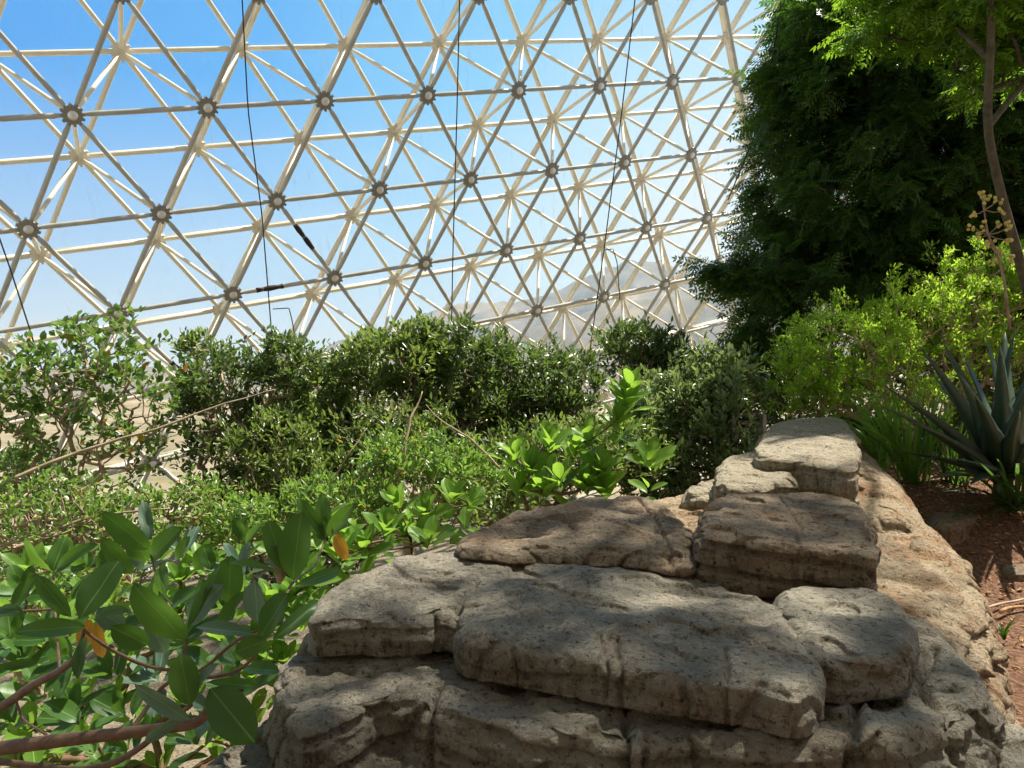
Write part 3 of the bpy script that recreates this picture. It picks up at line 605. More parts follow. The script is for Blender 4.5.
# long bare branch crossing the left shrubs
def limb(pts, depth, r, mat, name, label, cat):
    P = np.array([at(x, y, d) for (x, y), d in zip(pts, depth)]); s = np.linspace(0, 1, len(P)); t = np.linspace(0, 1, 30)
    Q = np.stack([np.interp(t, s, P[:, k]) for k in range(3)], 1)
    for _ in range(3): Q[1:-1] = (Q[:-2] + Q[1:-1] * 2 + Q[2:]) / 4
    Q = Q + .045 * np.c_[noise(Q * 2.1 + 5), noise(Q * 2.1 + 25), noise(Q * 2.1 + 45)] + .015 * np.c_[noise(Q * 7), noise(Q * 7 + 9), noise(Q * 7 + 19)]
    m = MB(); m.tube(Q, np.interp(t, s, r), 10); o = m.build(name, mat)
    if label: tag(o, label, cat)
    return o
limb([(-40, 492), (10, 480), (70, 455), (150, 432), (215, 408), (275, 388)], [5.2, 5.3, 5.5, 5.7, 5.9, 6.1], [.017, .015, .013, .010, .007, .004], M_twig, 'branch', 'long pale bare branch sweeping up from the left edge across the shrubs', 'branch')

limb([(372, 560), (388, 500), (404, 455), (414, 418), (424, 392)], [5.4, 5.3, 5.3, 5.4, 5.5], [.016, .014, .011, .008, .004], M_twig, 'branch', 'pale bare branch leaning up right through the shrubs left of centre', 'branch')
limb([(500, 470), (470, 440), (450, 425), (428, 404)], [5.3, 5.3, 5.4, 5.5], [.008, .007, .005, .003], M_twig, 'branch', 'thin pale bare twig slanting up left over the low yellow-green shrub', 'branch')
limb([(300, 560), (318, 500), (350, 452), (368, 430)], [5.5, 5.5, 5.6, 5.7], [.010, .008, .006, .003], M_twig, 'branch', 'thin pale bare twig standing in the shrubs above the left end of the grey boulder', 'branch')
limb([(-30, 560), (40, 535), (100, 515), (170, 508)], [4.9, 5.0, 5.1, 5.2], [.014, .012, .009, .005], M_twig, 'branch', 'lower pale bare branch at the left edge, under the long sweeping one', 'branch')

# ------------------------------------------------------------------ big feathery tree on the right
SP = spray()
def tree(name, label, base_line, blobs, npts, per, size, mat, bark, seed, r0, rmax, lean=(-.55, -.25, -.35), tipmax=6, shell=.3):
    rs = np.random.RandomState(seed); pts = blob_pts(blobs, npts, rs, shell) if len(blobs[0]) != 4 else np.vstack([c + (lambda v: v / np.linalg.norm(v, axis=1)[:, None])(rs.normal(size=(int(npts * f), 3))) * (rs.rand(int(npts * f), 1) ** .4) * np.array(R) for c, R, f, _ in blobs])
    P, par, cnt = skeleton(np.array(base_line), pts); root = empty(name, base_line[0]); tag(root, label, 'tree')
    n0 = len(base_line); r = None
    trunkm = MB(); rr = np.linspace(rmax, rmax * .55, n0); B = np.array(base_line); t = np.linspace(0, 1, 40); s = np.linspace(0, 1, n0)
    Q = np.stack([np.interp(t, s, B[:, k]) for k in range(3)], 1)
    for _ in range(6): Q[1:-1] = (Q[:-2] + Q[1:-1] * 2 + Q[2:]) / 4
    trunkm.tube(Q, np.interp(t, s, rr), 14); tr_ = trunkm.build('trunk', bark); adopt(root, tr_)
    par2 = par.copy(); m = MB()
    keep = np.arange(len(P)) >= n0; rad = np.minimum(rmax * .6, r0 * cnt ** .48)
    for i in np.where(keep)[0]:
        a, b = P[par[i]], P[i]; L = np.linalg.norm(b - a); t = np.linspace(0, 1, 4)[:, None]; off = rs.normal(size=3) * L * .06
        m.tube(a + (b - a) * t + off * np.sin(t * PI), np.linspace(min(rad[par[i]], rad[i] * 1.5), rad[i], 4), 5 if rad[i] < .03 else 8, caps=False)
    adopt(root, m.build('branches', bark))
    tips = np.where((cnt <= tipmax) & keep)[0]; idx = np.repeat(tips, per); a = P[par[idx]]; b = P[idx]; L = np.linalg.norm(b - a, axis=1)[:, None] + 1e-6
    t = 1 - rs.rand(len(idx))[:, None] * np.minimum(1, .5 / L)
    pos = a + (b - a) * t + rs.normal(size=(len(idx), 3)) * .06
    dirs = rs.normal(size=(len(idx), 3)) * [.7, .7, .35] + np.array(lean); nors = np.array([0, 0, 1.]) + rs.normal(size=(len(idx), 3)) * .35
    adopt(root, scatter('foliage', SP, pos, dirs, nors, size * (.6 + .7 * rs.rand(len(idx))), mat, rs)); return root
tb = [at(960, 560, 12.), at(955, 420, 12.), at(945, 300, 11.8), at(930, 150, 11.5), at(920, 20, 11.2)]
tree('tree', 'big dense dark feathery tree overhanging the back of the ridge, right of the frame', tb,
     [(880, 70, 10, 95, 85, 1.6), (840, 120, 10, 60, 60, 1.2), (960, 130, 10.2, 110, 110, 1.6), (850, 210, 9.8, 90, 75, 1.4), (785, 215, 9.6, 30, 36, .8), (755, 268, 9.4, 30, 24, .7), (800, 285, 9.6, 50, 46, 1.), (870, 290, 10, 90, 70, 1.3), (980, 250, 10.4, 100, 90, 1.4), (778, 345, 9.6, 26, 44, .8), (1030, 60, 10.4, 90, 110, 1.4), (830, 30, 10, 60, 50, 1.), (1080, 250, 10.6, 110, 200, 1.4), (960, 20, 10.5, 130, 60, 1.4), (880, 150, 9.8, 120, 120, .8), (1000, 180, 9.9, 70, 110, .8), (800, 90, 10, 40, 50, .8), (910, 240, 9.7, 90, 60, .8), (722, 264, 9.3, 32, 12, .4), (745, 340, 9.4, 20, 40, .4)],
     2600, 30, .30, G_tree, M_bark_grey, 31, .0035, .16, tipmax=5)
# slim tree : trunk at the right edge, unseen crown over the rocks added to dapple the light
stt = [at(1052, 560, 7.0), at(1040, 330, 7.0), at(1012, 235, 7.0), at(1000, 190, 6.9), at(986, 130, 6.8), at(990, 60, 6.7), at(992, 0, 6.6), at(970, -120, 6.5)]
def blob3(c, R, f): return (np.array(c, float), R, f, 0)
tree('tree', 'slim tree with a thin curving trunk and sunlit yellow-green sprays high at the right edge', stt,
     [blob3(at(960, -5, 7.2), (1.0, .9, .40), .36), blob3(at(1010, 40, 7.4), (.5, .7, .5), .2), blob3((3.3, 5.7, 6.2), (1.3, 1.2, .6), .09), blob3((1.05, 3.1, 5.6), (.75, .8, .35), .075), blob3((2.6, 4.3, 6.0), (1.2, .75, .35), .085), blob3((3.9, 4.6, 6.2), (.6, .8, .3), .03)],
     620, 14, .27, G_tree2, M_bark_dark, 32, .003, .048, tipmax=4, lean=(-.3, -.3, -.3))

# ------------------------------------------------------------------ lime bush, sprig, agave, strap leaves
shrub('bush', 'bright lime-green fine-leaved bush in the sun under the dark tree', 'bush', at(900, 457, 7.6), [(850, 345, 7.4, 62, 42), (800, 365, 7.3, 34, 38), (925, 322, 7.6, 70, 46), (985, 270, 7.8, 40, 26), (985, 290, 7.8, 50, 34), (880, 385, 7.4, 80, 36), (970, 350, 7.8, 60, 40), (815, 400, 7.4, 40, 24), (1040, 310, 7.8, 60, 60)], 1250, 11, leaf_small(.36, .08, .05), .044, G_lime, M_twig, 41, dens=(1.7, 2.2), tipmax=5, up=.55, spread=.07)
rs = np.random.RandomState(51)
sprig = empty('flowering_sprig', at(1008, 330, 6.4)); tag(sprig, 'upright sprig with knobbly pale yellow buds above the lime-green bush', 'sprig')
m = MB(); buds = []; stem = [(1010, 330), (1004, 280), (998, 255), (988, 235), (984, 210), (982, 196)]
SPp = [at(x, y, 6.4) for x, y in stem]; m.tube(SPp, [.012, .011, .009, .008, .006, .004], 7)
tipsl = [(982, 194), (986, 200), (976, 214), (984, 226), (1002, 212), (1000, 222), (1008, 228), (978, 236), (1006, 240), (990, 244), (998, 200), (1002, 250), (1012, 256), (972, 226), (992, 262)]
for k, (x, y) in enumerate(tipsl):
    q = at(x, y, 6.4 + rs.uniform(-.12, .12)); s0 = SPp[min(len(SPp) - 1, 1 + int((330 - y - 40) / 25) if y < 290 else 1)]
    m.tube([s0, (s0 + q) / 2 + [0, 0, -.01], q], [.006, .004, .003], 5)
    bm = MB(); buds.append(bm)
    for _ in range(5):
        c = q + rs.normal(size=3) * .018; n = 6; r = .013 + .006 * rs.rand(); V = [c + [0, 0, r]]
        for a in (PI / 4, PI / 2, 3 * PI / 4): V += [c + r * np.array([math.sin(a) * math.cos(b * PI / 3), math.sin(a) * math.sin(b * PI / 3), math.cos(a)]) for b in range(6)]
        V.append(c - [0, 0, r]); tr_ = [[0, 1 + b, 1 + (b + 1) % 6] for b in range(6)] + [[19, 13 + (b + 1) % 6, 13 + b] for b in range(6)]
        qd = [[1 + 6 * a + b, 7 + 6 * a + b, 7 + 6 * a + (b + 1) % 6, 1 + 6 * a + (b + 1) % 6] for a in (0, 1) for b in range(6)]; bm.add(V, tr_, qd)
adopt(sprig, m.build('stem', M_twig), *[b_.build('bud_cluster', M_yellow) for b_ in buds])

def blade(mb, base, tip, w, bend=.06, thick=.25, seg=12, upv=(0, 0, 1), prof=.45, fold=.25):
    base = np.array(base); tip = np.array(tip); d = tip - base; L = np.linalg.norm(d); d /= L
    x = np.cross(d, upv); x /= np.linalg.norm(x) + 1e-9; z = np.cross(x, d); V = []
    for k in range(seg + 1):
        t = k / seg; c = base + d * L * t + z * bend * L * math.sin(PI * t); ww = w / 2 * (.62 + .38 * math.sin(PI * min(1, t * 1.5 + .1))) * (1 - t ** 3.2) + .0008
        V += [c - x * ww + z * fold * ww, c, c + x * ww + z * fold * ww, c - z * thick * ww * .6]
    i = np.arange(seg)[:, None] * 4; k = np.arange(4)[None]; k2 = (k + 1) % 4
    mb.add(V, np.stack([i + k, i + k2, i + 4 + k2, i + 4 + k], -1).reshape(-1, 4), [[0, 3, 2, 1]], [[seg * 4 + z for z in range(4)]])
ag = empty('agave', (3.68, 5.8, .40)); tag(ag, 'large spiky grey-green agave rosette in the shade right of the ridge', 'agave')
yd = 5.8; cb = at(1004, 468, yd); tipl = [(918, 345, -.5), (940, 338, -.1), (962, 352, .3), (985, 333, .2), (1016, 326, 0), (1040, 350, .2), (958, 372, -.7), (884, 386, -.3), (872, 402, -.5), (905, 420, -.8), (948, 458, -.7), (1000, 345, -.6), (1062, 330, -.2), (1090, 380, -.4), (1085, 440, -.7), (1035, 372, -.9), (930, 372, .5), (975, 395, -1.0), (1020, 410, -1.1), (1060, 420, -1.), (900, 452, .2), (945, 350, .7), (1075, 355, .6), (1005, 330, .7), (925, 480, -.6), (970, 485, -.9), (1045, 480, -1.0), (1100, 470, -.2)]
am = []
for k, (x, y, dy) in enumerate(tipl):
    mb_ = MB(); tp = at(x, y, yd + dy * .8); b0 = cb + (tp - cb) * [.06, .06, 0] + [0, 0, -.12 + .002 * k]
    blade(mb_, b0, tp, .19 if y < 400 else .15, bend=.04, thick=.5, fold=.35); am.append(mb_)
mb_ = MB()
for a_ in am:
    for Vv in a_.V: pass
    mb_.add(np.vstack(a_.V), *[np.vstack(f) for f in a_.F.values()])
ao = mb_.build('blades', G_agave); a_ = ao.data.attributes.new('rnd', 'FLOAT', 'POINT'); a_.data.foreach_set('value', np.repeat(rs.rand(len(am)), len(ao.data.vertices) // len(am)).astype(np.float32))
m = MB(); m.tube([np.array([cb[0], cb[1], .3]), cb + [0, 0, -.25], cb + [0, 0, .02]], [.09, .08, .05], 14); adopt(ag, ao, m.build('stump', M_bark_grey))
def strap_clump(cx, cy, d, tips, w, label, seed, name='strap_leaf_plant', mat=None, lum=1.):
    rs = np.random.RandomState(seed); root = empty(name, at(cx, cy, d)); tag(root, label, 'plant'); V = []; Fq = []; R = []; n = 0; b0 = at(cx, cy, d)
    for (x, y, dd, arch) in tips:
        tp = at(x, y, d + dd); b = b0 + rs.normal(size=3) * [.05, .05, .0]; seg = 14; mid = (b + tp) / 2 + np.array([0, 0, arch])
        side = np.cross(tp - b, [0, 0, 1.]); side /= np.linalg.norm(side) + 1e-9; tw = rs.uniform(-.4, .4)
        side = side * math.cos(tw) + np.array([0, 0, 1]) * math.sin(tw)
        for k in range(seg + 1):
            t = k / seg; c = b * (1 - t) ** 2 + 2 * t * (1 - t) * (mid * 1.5 - (b + tp) * .25) + tp * t * t; ww = w / 2 * (1 - t ** 3) * (.6 + .4 * min(1, t * 4)) + .0005
            V += [c - side * ww, c + [0, 0, -.15 * ww], c + side * ww]
        for k in range(seg): Fq += [[n + 3 * k, n + 3 * k + 1, n + 3 * k + 4, n + 3 * k + 3], [n + 3 * k + 1, n + 3 * k + 2, n + 3 * k + 5, n + 3 * k + 4]]
        R += [rs.rand() * lum] * (3 * (seg + 1)); n += 3 * (seg + 1)
    adopt(root, mesh_np('foliage', V, [np.array(Fq)], mat or G_strap, rnd=R)); return root
rs = np.random.RandomState(61)
strap_clump(912, 482, 6.2, [(820 + rs.uniform(0, 150), 372 + rs.uniform(0, 70) + 0, rs.uniform(-.6, .3), rs.uniform(.05, .22)) for _ in range(60)] + [(833, 402, -.3, .25), (842, 388, -.2, .25), (822, 418, -.2, .2), (870, 470, -.4, .2), (880, 480, -.4, .2)], .022, 'arching bright strap-leaved clump spilling over the back of the ridge', 62)
strap_clump(955, 490, 6.2, [(890 + rs.uniform(0, 130), 395 + rs.uniform(0, 80), rs.uniform(-.6, .3), rs.uniform(.05, .25)) for _ in range(46)], .024, 'darker strap-leaved clump at the foot of the agave', 63, mat=G_strap_dim)
strap_clump(1015, 510, 5.5, [(930 + rs.uniform(0, 170), 455 + rs.uniform(0, 80), rs.uniform(-.5, .3), rs.uniform(.05, .2)) for _ in range(60)], .026, 'shaded strap-leaved clump hiding the stump of the agave', 64, mat=G_strap_dim)
strap_clump(880, 470, 6.6, [(800 + rs.uniform(0, 130), 385 + rs.uniform(0, 70), rs.uniform(-.4, .4), rs.uniform(.1, .25)) for _ in range(40)], .022, 'thin strap-leaved tuft between the ridge hump and the lime-green bush', 65)

# ------------------------------------------------------------------ broad-leaved plants
LB = leaf_big(); LB2 = leaf_big(6, .46)
class Leaves:
    def __init__(s): s.p = []; s.d = []; s.n = []; s.L = []; s.w = []
    def add(s, base, tip, nor, width=1.):
        base = np.array(base); tip = np.array(tip); s.p.append(base); s.d.append(tip - base); s.n.append(nor); s.L.append(np.linalg.norm(tip - base)); s.w.append(width)
    def build(s, tpl, mat, rs, name='foliage'):
        return scatter(name, tpl, np.array(s.p), np.array(s.d), np.array(s.n), np.array(s.L), mat, rs, width=np.array(s.w))
def rosette(lv, c, axis, n, L, rs, tilt=.9, w=1., spread=.35):
    axis = np.array(axis, float); axis /= np.linalg.norm(axis); e = np.cross(axis, [.3, .9, .2]); e /= np.linalg.norm(e); f = np.cross(axis, e)
    ph = rs.uniform(0, 6.28)
    for k in range(n):
        a = ph + k * 2.4; tl = tilt * (.35 + .75 * (k + 1) / n) + rs.normal() * .12; d = axis * math.cos(tl) + (e * math.cos(a) + f * math.sin(a)) * math.sin(tl)
        b = np.array(c) - axis * L * spread * (k / n); l = L * (.65 + .45 * (k / n)) * rs.uniform(.85, 1.1)
        nor = axis * math.sin(tl) * 1.0 - (e * math.cos(a) + f * math.sin(a)) * math.cos(tl) + rs.normal(size=3) * .12
        lv.add(b + d * .012, b + d * l, nor, w * rs.uniform(.88, 1.12))
def hx(X, Y): return X / 2.668, 480 + Y / 2.668
TOCAM = np.array([0, -1., .35])
rs = np.random.RandomState(71)
fp = empty('broad_leaved_plant', (-1.35, 2.3, -.9)); tag(fp, 'large dark glossy broad-leaved plant with red-brown stems overlapping the left end of the grey boulder', 'plant')
H = Leaves(); HB = Leaves(); HY = Leaves()
hero = [  # base, tip, width px, depth at base, depth at tip  (points read in an enlarged view)
 (400, 185, 275, 95, 66, 2.15, 2.05), (213, 372, 312, 208, 92, 1.75, 1.85), (225, 392, 60, 398, 52, 1.75, 1.6), (190, 365, 92, 255, 48, 1.8, 1.8),
 (497, 425, 350, 296, 100, 1.8, 1.7), (500, 400, 582, 225, 30, 1.82, 1.9), (508, 602, 478, 465, 80, 1.6, 1.62), (562, 556, 668, 690, 112, 1.62, 1.5),
 (782, 268, 796, 88, 92, 1.95, 1.95), (694, 425, 756, 302, 84, 1.7, 1.68), (728, 428, 852, 320, 42, 1.75, 1.85), (786, 283, 922, 234, 34, 1.95, 2.1),
 (745, 250, 618, 210, 26, 1.95, 1.85), (400, 215, 470, 128, 62, 2.15, 2.1), (395, 215, 345, 150, 60, 2.2, 2.15), (140, 245, 58, 165, 44, 2.3, 2.2), (140, 245, 172, 148, 50, 2.3, 2.35),
 (146, 248, 240, 168, 46, 2.3, 2.25), (395, 440, 305, 400, 66, 1.8, 1.7), (228, 418, 200, 522, 40, 1.75, 1.65), (10, 502, 96, 484, 26, 1.9, 1.9), (-10, 350, 52, 348, 36, 2.0, 1.95),
 (550, 540, 706, 548, 30, 1.62, 1.75), (760, 240, 714, 106, 60, 2.0, 2.02), (352, 250, 275, 163, 50, 2.1, 2.0), (255, 362, 332, 342, 34, 1.75, 1.7), (565, 240, 545, 182, 40, 2.3, 2.3),
 (655, 165, 622, 100, 34, 2.6, 2.6), (655, 170, 690, 118, 28, 2.6, 2.55), (655, 172, 648, 95, 26, 2.62, 2.65), (865, 162, 795, 48, 42, 2.7, 2.7), (868, 155, 858, 38, 46, 2.7, 2.75), (872, 150, 936, 68, 42, 2.7, 2.65), (880, 160, 915, 108, 40, 2.7, 2.5), (845, 180, 862, 100, 36, 2.72, 2.7),
 (30, 350, 92, 250, 46, 2.2, 2.2), (460, 330, 405, 250, 60, 2.0, 1.9), (610, 330, 612, 205, 82, 2.0, 2.0), (580, 400, 640, 300, 36, 1.9, 1.85), (470, 215, 500, 150, 36, 2.3, 2.3), (520, 240, 560, 172, 50, 2.35, 2.35)]
hero_b = [(505, 640, 368, 558, 44, 1.6, 1.5), (672, 412, 538, 386, 40, 1.72, 1.6), (690, 385, 672, 275, 76, 1.8, 1.78), (500, 385, 580, 282, 68, 1.9, 1.85), (402, 160, 378, 52, 36, 2.15, 2.2), (330, 390, 262, 350, 60, 1.8, 1.75), (760, 235, 725, 180, 50, 2.05, 2.0), (380, 240, 350, 170, 40, 2.25, 2.25), (440, 460, 400, 380, 60, 1.9, 1.85), (480, 640, 380, 700, 34, 1.62, 1.6), (500, 600, 560, 490, 40, 1.65, 1.6)]
hero_y = [(242, 372, 214, 446, 44, 1.8, 1.78), (262, 378, 268, 478, 40, 1.82, 1.8), (925, 215, 895, 145, 36, 2.75, 2.75)]
def put(lst, lv):
    for X0, Y0, X1, Y1, wpx, d0, d1 in lst:
        a = at(*hx(X0, Y0), d0); b = at(*hx(X1, Y1), d1); L = np.linalg.norm(b - a); ww = wpx / 2.668 * (d0 + d1) / 2 / F
        lv.add(a, b, TOCAM + rs.normal(size=3) * .22 + np.array([0, 0, .25]), ww / (L * .5))
put(hero, H); put(hero_b, HB); put(hero_y, HY)
# olive leaf low centre
H.add(at(*hx(712, 428), 1.7), at(*hx(628, 458), 1.66), TOCAM, 1.3)
# further whorls that fill the plant behind
for (X, Y, d, n) in [(60, 300, 2.6, 7), (110, 560, 2.3, 7), (300, 520, 2.2, 8), (180, 470, 2.3, 7), (420, 330, 2.3, 7), (560, 620, 2.2, 7), (330, 620, 2.4, 7), (60, 470, 2.5, 7), (480, 180, 2.7, 7), (230, 230, 2.7, 7), (640, 480, 2.3, 6), (420, 520, 2.2, 7), (580, 330, 2.4, 7), (30, 420, 2.3, 6), (200, 620, 2.5, 7), (520, 700, 2.5, 6), (340, 720, 2.4, 6), (640, 240, 2.4, 7), (120, 400, 2.6, 7), (620, 560, 2.4, 6), (470, 420, 2.4, 7), (20, 640, 2.5, 6), (250, 720, 2.6, 6)]:
    rosette(H if rs.rand() < .85 else HB, at(*hx(X, Y), d), np.array([rs.uniform(-.5, .3), -.45 + rs.normal() * .2, .9]), n, .145, rs, tilt=1.15)
f1 = H.build(LB, G_big, rs); adopt(fp, f1)
for src, mt, nm, lab in ((HB, G_blue, 'turned_leaf', 'blue-grey underside of a turned leaf'), (HY, G_yel, 'withered_leaf', 'yellow-orange withered leaf')):
    for q in range(len(src.p)):
        one = Leaves(); one.add(src.p[q], src.p[q] + src.d[q], src.n[q], src.w[q]); o = one.build(LB, mt, rs, nm); o['label'] = lab; adopt(fp, o)
def stemtube(pts, depth, r, mat=M_bark_red):
    P = np.array([at(*hx(x, y), d) for (x, y), d in zip(pts, depth)]); s = np.linspace(0, 1, len(P)); t = np.linspace(0, 1, 28); Q = np.stack([np.interp(t, s, P[:, k]) for k in range(3)], 1)
    for _ in range(3): Q[1:-1] = (Q[:-2] + Q[1:-1] * 2 + Q[2:]) / 4
    return Q, np.interp(t, s, r)
sm_ = MB()
for pts, dep, r in [([(-60, 724), (60, 708), (200, 690), (330, 676), (440, 662), (545, 648), (565, 560)], [1.75, 1.72, 1.7, 1.68, 1.66, 1.64, 1.62], [.016, .0155, .0145, .013, .012, .011, .005]),
                    ([(-60, 640), (20, 596), (90, 545), (160, 510), (205, 475), (225, 400)], [1.95, 1.92, 1.88, 1.84, 1.8, 1.76], [.012, .0115, .0105, .009, .007, .004]),
                    ([(-40, 745), (80, 762), (200, 775), (300, 760), (380, 712), (460, 640), (510, 600)], [1.8, 1.78, 1.76, 1.74, 1.7, 1.66, 1.62], [.008, .008, .0078, .0075, .007, .006, .004]),
                    ([(225, 402), (290, 450), (370, 490), (455, 512), (490, 470), (500, 420)], [1.76, 1.78, 1.8, 1.8, 1.8, 1.8], [.0035, .004, .0045, .004, .004, .0035]),
                    ([(455, 512), (560, 530), (640, 510), (700, 450), (770, 290), (785, 270)], [1.8, 1.78, 1.76, 1.76, 1.9, 1.95], [.0045, .0045, .004, .004, .0035, .003]),
                    ([(350, 670), (390, 610), (440, 540), (540, 510), (625, 430), (690, 400)], [1.68, 1.72, 1.75, 1.75, 1.74, 1.72], [.006, .005, .0045, .004, .004, .003]),
                    ([(500, 420), (430, 300), (402, 200)], [1.8, 2.0, 2.15], [.003, .003, .003]), ([(40, 580), (60, 640), (140, 690), (200, 700)], [1.9, 1.9, 1.8, 1.72], [.003, .003, .003, .003]),
                    ([(785, 270), (840, 230), (868, 160)], [1.95, 2.3, 2.7], [.003, .003, .003]), ([(160, 510), (150, 400), (142, 250)], [1.84, 2.0, 2.3], [.004, .003, .003]), ([(-20, 365), (60, 350), (140, 345)], [2.1, 2.1, 2.1], [.004, .004, .003])]:
    Q, r = stemtube(pts, dep, r); sm_.tube(Q, r, 10)
adopt(fp, sm_.build('stems', M_bark_red))
def broad_plant(label, base, whorls, L, seed, mat=G_big, zup=.9, n=8, r0=.004):
    rs = np.random.RandomState(seed); root = empty('broad_leaved_plant', base); tag(root, label, 'plant'); lv = Leaves(); P = []
    for (x, y, d) in whorls:
        c = at(x, y, d); P.append(c); ax = np.array([rs.normal() * .2, -.25 + rs.normal() * .15, zup]); rosette(lv, c, ax, n + rs.randint(-1, 2), L, rs, tilt=.85)
        if rs.rand() < .9: rosette(lv, c - ax * L * .9 + rs.normal(size=3) * .02, ax, 4, L * .9, rs, tilt=1.3)
    fo = lv.build(LB2, mat, rs); P, par, cnt = skeleton(np.array([base, base + (np.mean(P, 0) - base) * .45]), np.array(P)); br = branches(P, par, cnt, r0, .03, M_bark_red, 'stems', rs); adopt(root, fo, br); return root
G_bright = leafmat('sunlit_broad_leaf', (.06, .14, .02), (.15, .28, .04), .45, (.42, .70, .07), .38, .28, vein=True)  # paler copy of the broad leaf, sunlight put into its greens
broad_plant('knee-high broad-leaved plant with upright green whorls behind the left end of the tan-brown slab', at(400, 690, 4.3), [(398, 505, 4.1), (425, 512, 4.3), (452, 497, 4.4), (385, 530, 3.9), (430, 540, 4.0), (470, 505, 4.5), (345, 535, 3.9), (340, 552, 3.7), (410, 535, 4.2), (365, 548, 3.8), (300, 545, 4.0), (322, 520, 4.2)], .19, 81, G_bright)
broad_plant('bright green broad-leaved plant with one tall pale shoot, standing behind the tan-brown slab', at(560, 640, 5.2), [(530, 470, 5.0), (550, 445, 5.1), (575, 450, 5.2), (590, 440, 5.1), (515, 455, 5.1), (600, 470, 5.0), (560, 480, 4.9), (627, 400, 5.2), (618, 418, 5.2), (650, 460, 5.0), (605, 490, 4.9), (520, 490, 5.0), (545, 490, 4.9), (585, 485, 4.95), (630, 385, 5.25)], .235, 82, G_bright)
broad_plant('sunlit mass of broad leaves low at the left edge behind the dark glossy plant', at(60, 900, 3.2), [(30, 570, 3.0), (70, 560, 3.1), (110, 600, 3.2), (20, 640, 3.0), (60, 680, 2.9), (130, 660, 3.2), (170, 640, 3.3), (200, 680, 3.1), (90, 740, 2.9), (150, 730, 3.0), (210, 740, 3.0), (30, 730, 2.8), (180, 580, 3.4), (235, 600, 3.4), (240, 560, 3.6), (260, 640, 3.3), (225, 700, 3.2), (10, 600, 3.2), (280, 550, 3.7), (100, 640, 3.1), (60, 620, 3.2)] + [(x, y, 3.0 + .0025 * (760 - y)) for x, y in ((0, 700), (45, 650), (120, 700), (185, 705), (250, 680), (240, 760), (180, 610), (140, 600), (80, 700), (20, 765), (110, 770), (60, 760), (215, 570), (300, 590), (270, 600), (200, 560), (160, 770), (285, 660), (245, 730), (40, 600), (150, 560), (225, 640), (300, 625), (290, 600), (312, 580), (275, 625), (262, 665))], .15, 83, G_bright, n=7)

# ------------------------------------------------------------------ mulch litter, sprouts, stones
def gz(x, y): return float(ground_h(np.array([x]), np.array([y]))[0])
rs = np.random.RandomState(91); n = 6000; x = rs.uniform(1.9, 4.6, n); y = rs.uniform(2.2, 8.5, n); z = ground_h(x, y) + .006
d = np.c_[rs.normal(size=(n, 2)), rs.normal(size=n) * .12]; lt = scatter('leaf_litter', leaf_small(.4, .2, -.1), np.c_[x, y, z], d, np.c_[rs.normal(size=(n, 2)) * .4, np.ones(n)], .02 + .035 * rs.rand(n) ** 2, M_chip, rs)
tag(lt, 'dry leaf and chip litter strewn over the red mulch', 'litter', kind='stuff')
for (a, b, r, lab) in (((978, 612), (1030, 596), .009, 'pale dry stick on the mulch nearest the right edge'), ((1000, 612), (1030, 604), .012, 'thicker reddish stick lying behind the pale one'), ((962, 545), (972, 592), .008, 'thin stick beside the flank of the ridge')):
    p = on(*a, .02); q = on(*b, .03); t = np.linspace(0, 1, 8)[:, None]; m = MB(); m.tube(p + (q - p) * t + np.sin(t * 5) * [.0, .01, .004], r * (1 - .3 * t[:, 0]), 8); tag(m.build('stick', M_chip if r > .01 else M_twig), lab, 'stick')
st_ = slab('stone', W(.1, (990, 560), (1000, 548), (1022, 545), (1050, 552), (1050, 572), (1010, 574)), .11, -.05, M_rock_brown, rnd=.05, bump=.015, seed=77, n=160, rings=(24, 10, 14), blocky=.02, sfreq=5, strata=.002)
tag(st_, 'brown stone half sunk in the mulch at the right edge', 'stone')
st2 = slab('stone', W(.3, (928, 520), (940, 512), (972, 512), (980, 522), (960, 530), (935, 528)), .33, .05, M_rock_brown, rnd=.04, bump=.015, seed=79, n=160, rings=(24, 10, 14), blocky=.02, sfreq=5, strata=.002)
tag(st2, 'shaded stone at the foot of the strap-leaved clump', 'stone')
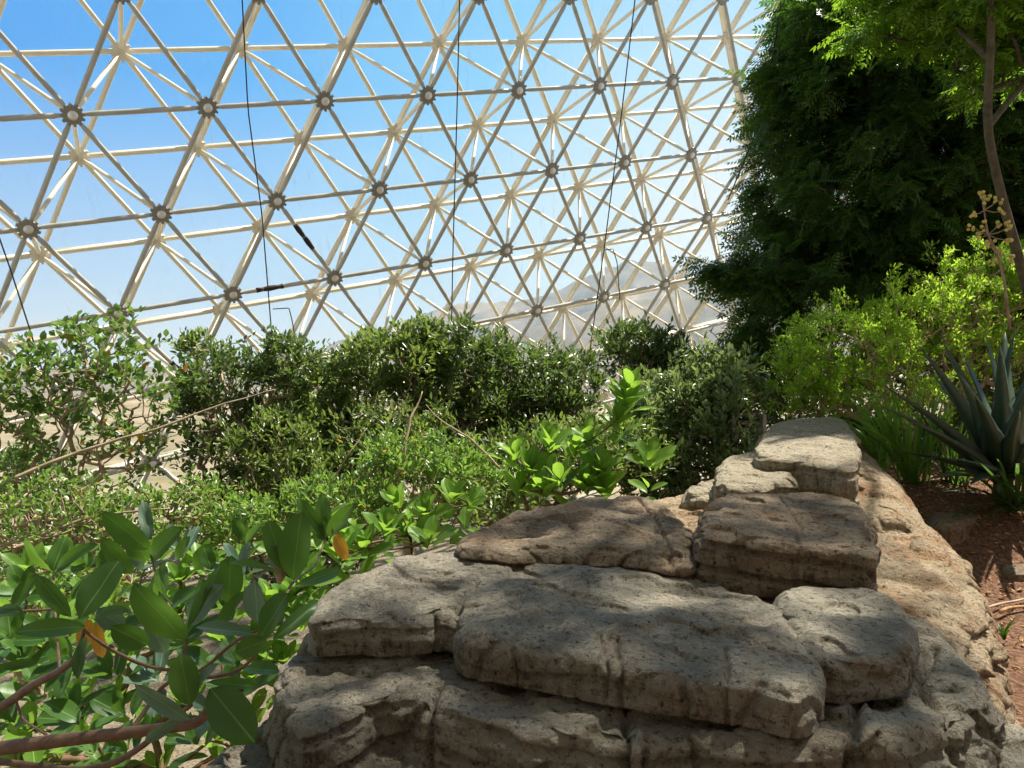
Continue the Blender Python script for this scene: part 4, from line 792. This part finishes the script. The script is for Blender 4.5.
for (cx, cy, lab, L, k) in ((1004, 640, 'small sprout with thin blades in the mulch, nearer the camera', .16, 6), (968, 585, 'small sprout growing against the foot of the ridge flank', .14, 5), (1012, 528, 'small sprout in the shade below the agave', .2, 6)):
    g0 = on(cx, cy, .22 if cy < 540 else 0.); rs = np.random.RandomState(int(cx)); root = empty('sprout', g0); tag(root, lab, 'sprout'); V = []; Fq = []; nn = 0; R = []
    m = MB()
    for q in range(k):
        a = rs.uniform(0, 6.28); blade(m, g0, g0 + [math.cos(a) * L * .6, math.sin(a) * L * .6, L * rs.uniform(.3, .9)], .018, bend=.12, thick=.1)
    o = m.build('blades', G_strap); adopt(root, o)
# pale slatted steps glimpsed beyond the ridge
c = at(750, 430, 7.0)
stp = empty('slatted_steps', (c[0], c[1], -.1)); tag(stp, 'small pale timber slats glimpsed between the pale glossy shrub and the perched block', 'steps')
for k in range(5): b_ = MB(); b_.box(c + [0, .05 * k, -.14 + .065 * k], np.eye(3), (.135, .035, .017)); adopt(stp, b_.build('slat', M_steps, smooth=False))
for sx in (-.14, .14): b_ = MB(); b_.box([c[0] + sx, c[1] + .14, (c[2] + .13 - .1) / 2 + .02], np.eye(3), (.014, .12, (c[2] + .2) / 2)); adopt(stp, b_.build('side_board', M_steps, smooth=False))

# unseen rock cliff added behind the viewer to warm and dim ambient light
xs = np.linspace(-12, 12, 150); tt = np.linspace(0, 1, 70); X, T_ = np.meshgrid(xs, tt); x = X.ravel(); t = T_.ravel(); y = -2.4 - 1.6 * t ** 1.3; z = -1.5 + 10 * t
p = np.c_[x, y, z]; y = y + .7 * fbm(p * .5, 4) + .12 * fbm(p * 2.2, 3); i = np.arange(69)[:, None] * 150; k = np.arange(149)[None]
cl_ = mesh_np('added_cliff', np.c_[x, y, z], [np.stack([i + k, i + k + 1, i + 151 + k, i + 150 + k], -1).reshape(-1, 4)], M_rock_brown); tag(cl_, kind='structure')

GROUPS = {'cable': 'black cables hanging at the space frame', 'shrub': 'shrubs between the rocks and the space frame', 'boulder': 'boulders of the rock outcrop', 'branch': 'bare pale branches among the shrubs',
          'stick': 'sticks on the red mulch', 'sprout': 'small sprouts in the red mulch', 'stone': 'stones in the red mulch', 'broad_leaved_plant': 'broad-leaved plants', 'strap_leaf_plant': 'strap-leaved clumps beside the ridge'}
for o in list(C.objects):
    if o.parent is None and 'category' in o and o.name.split('.')[0] in GROUPS: o['group'] = GROUPS[o.name.split('.')[0]]
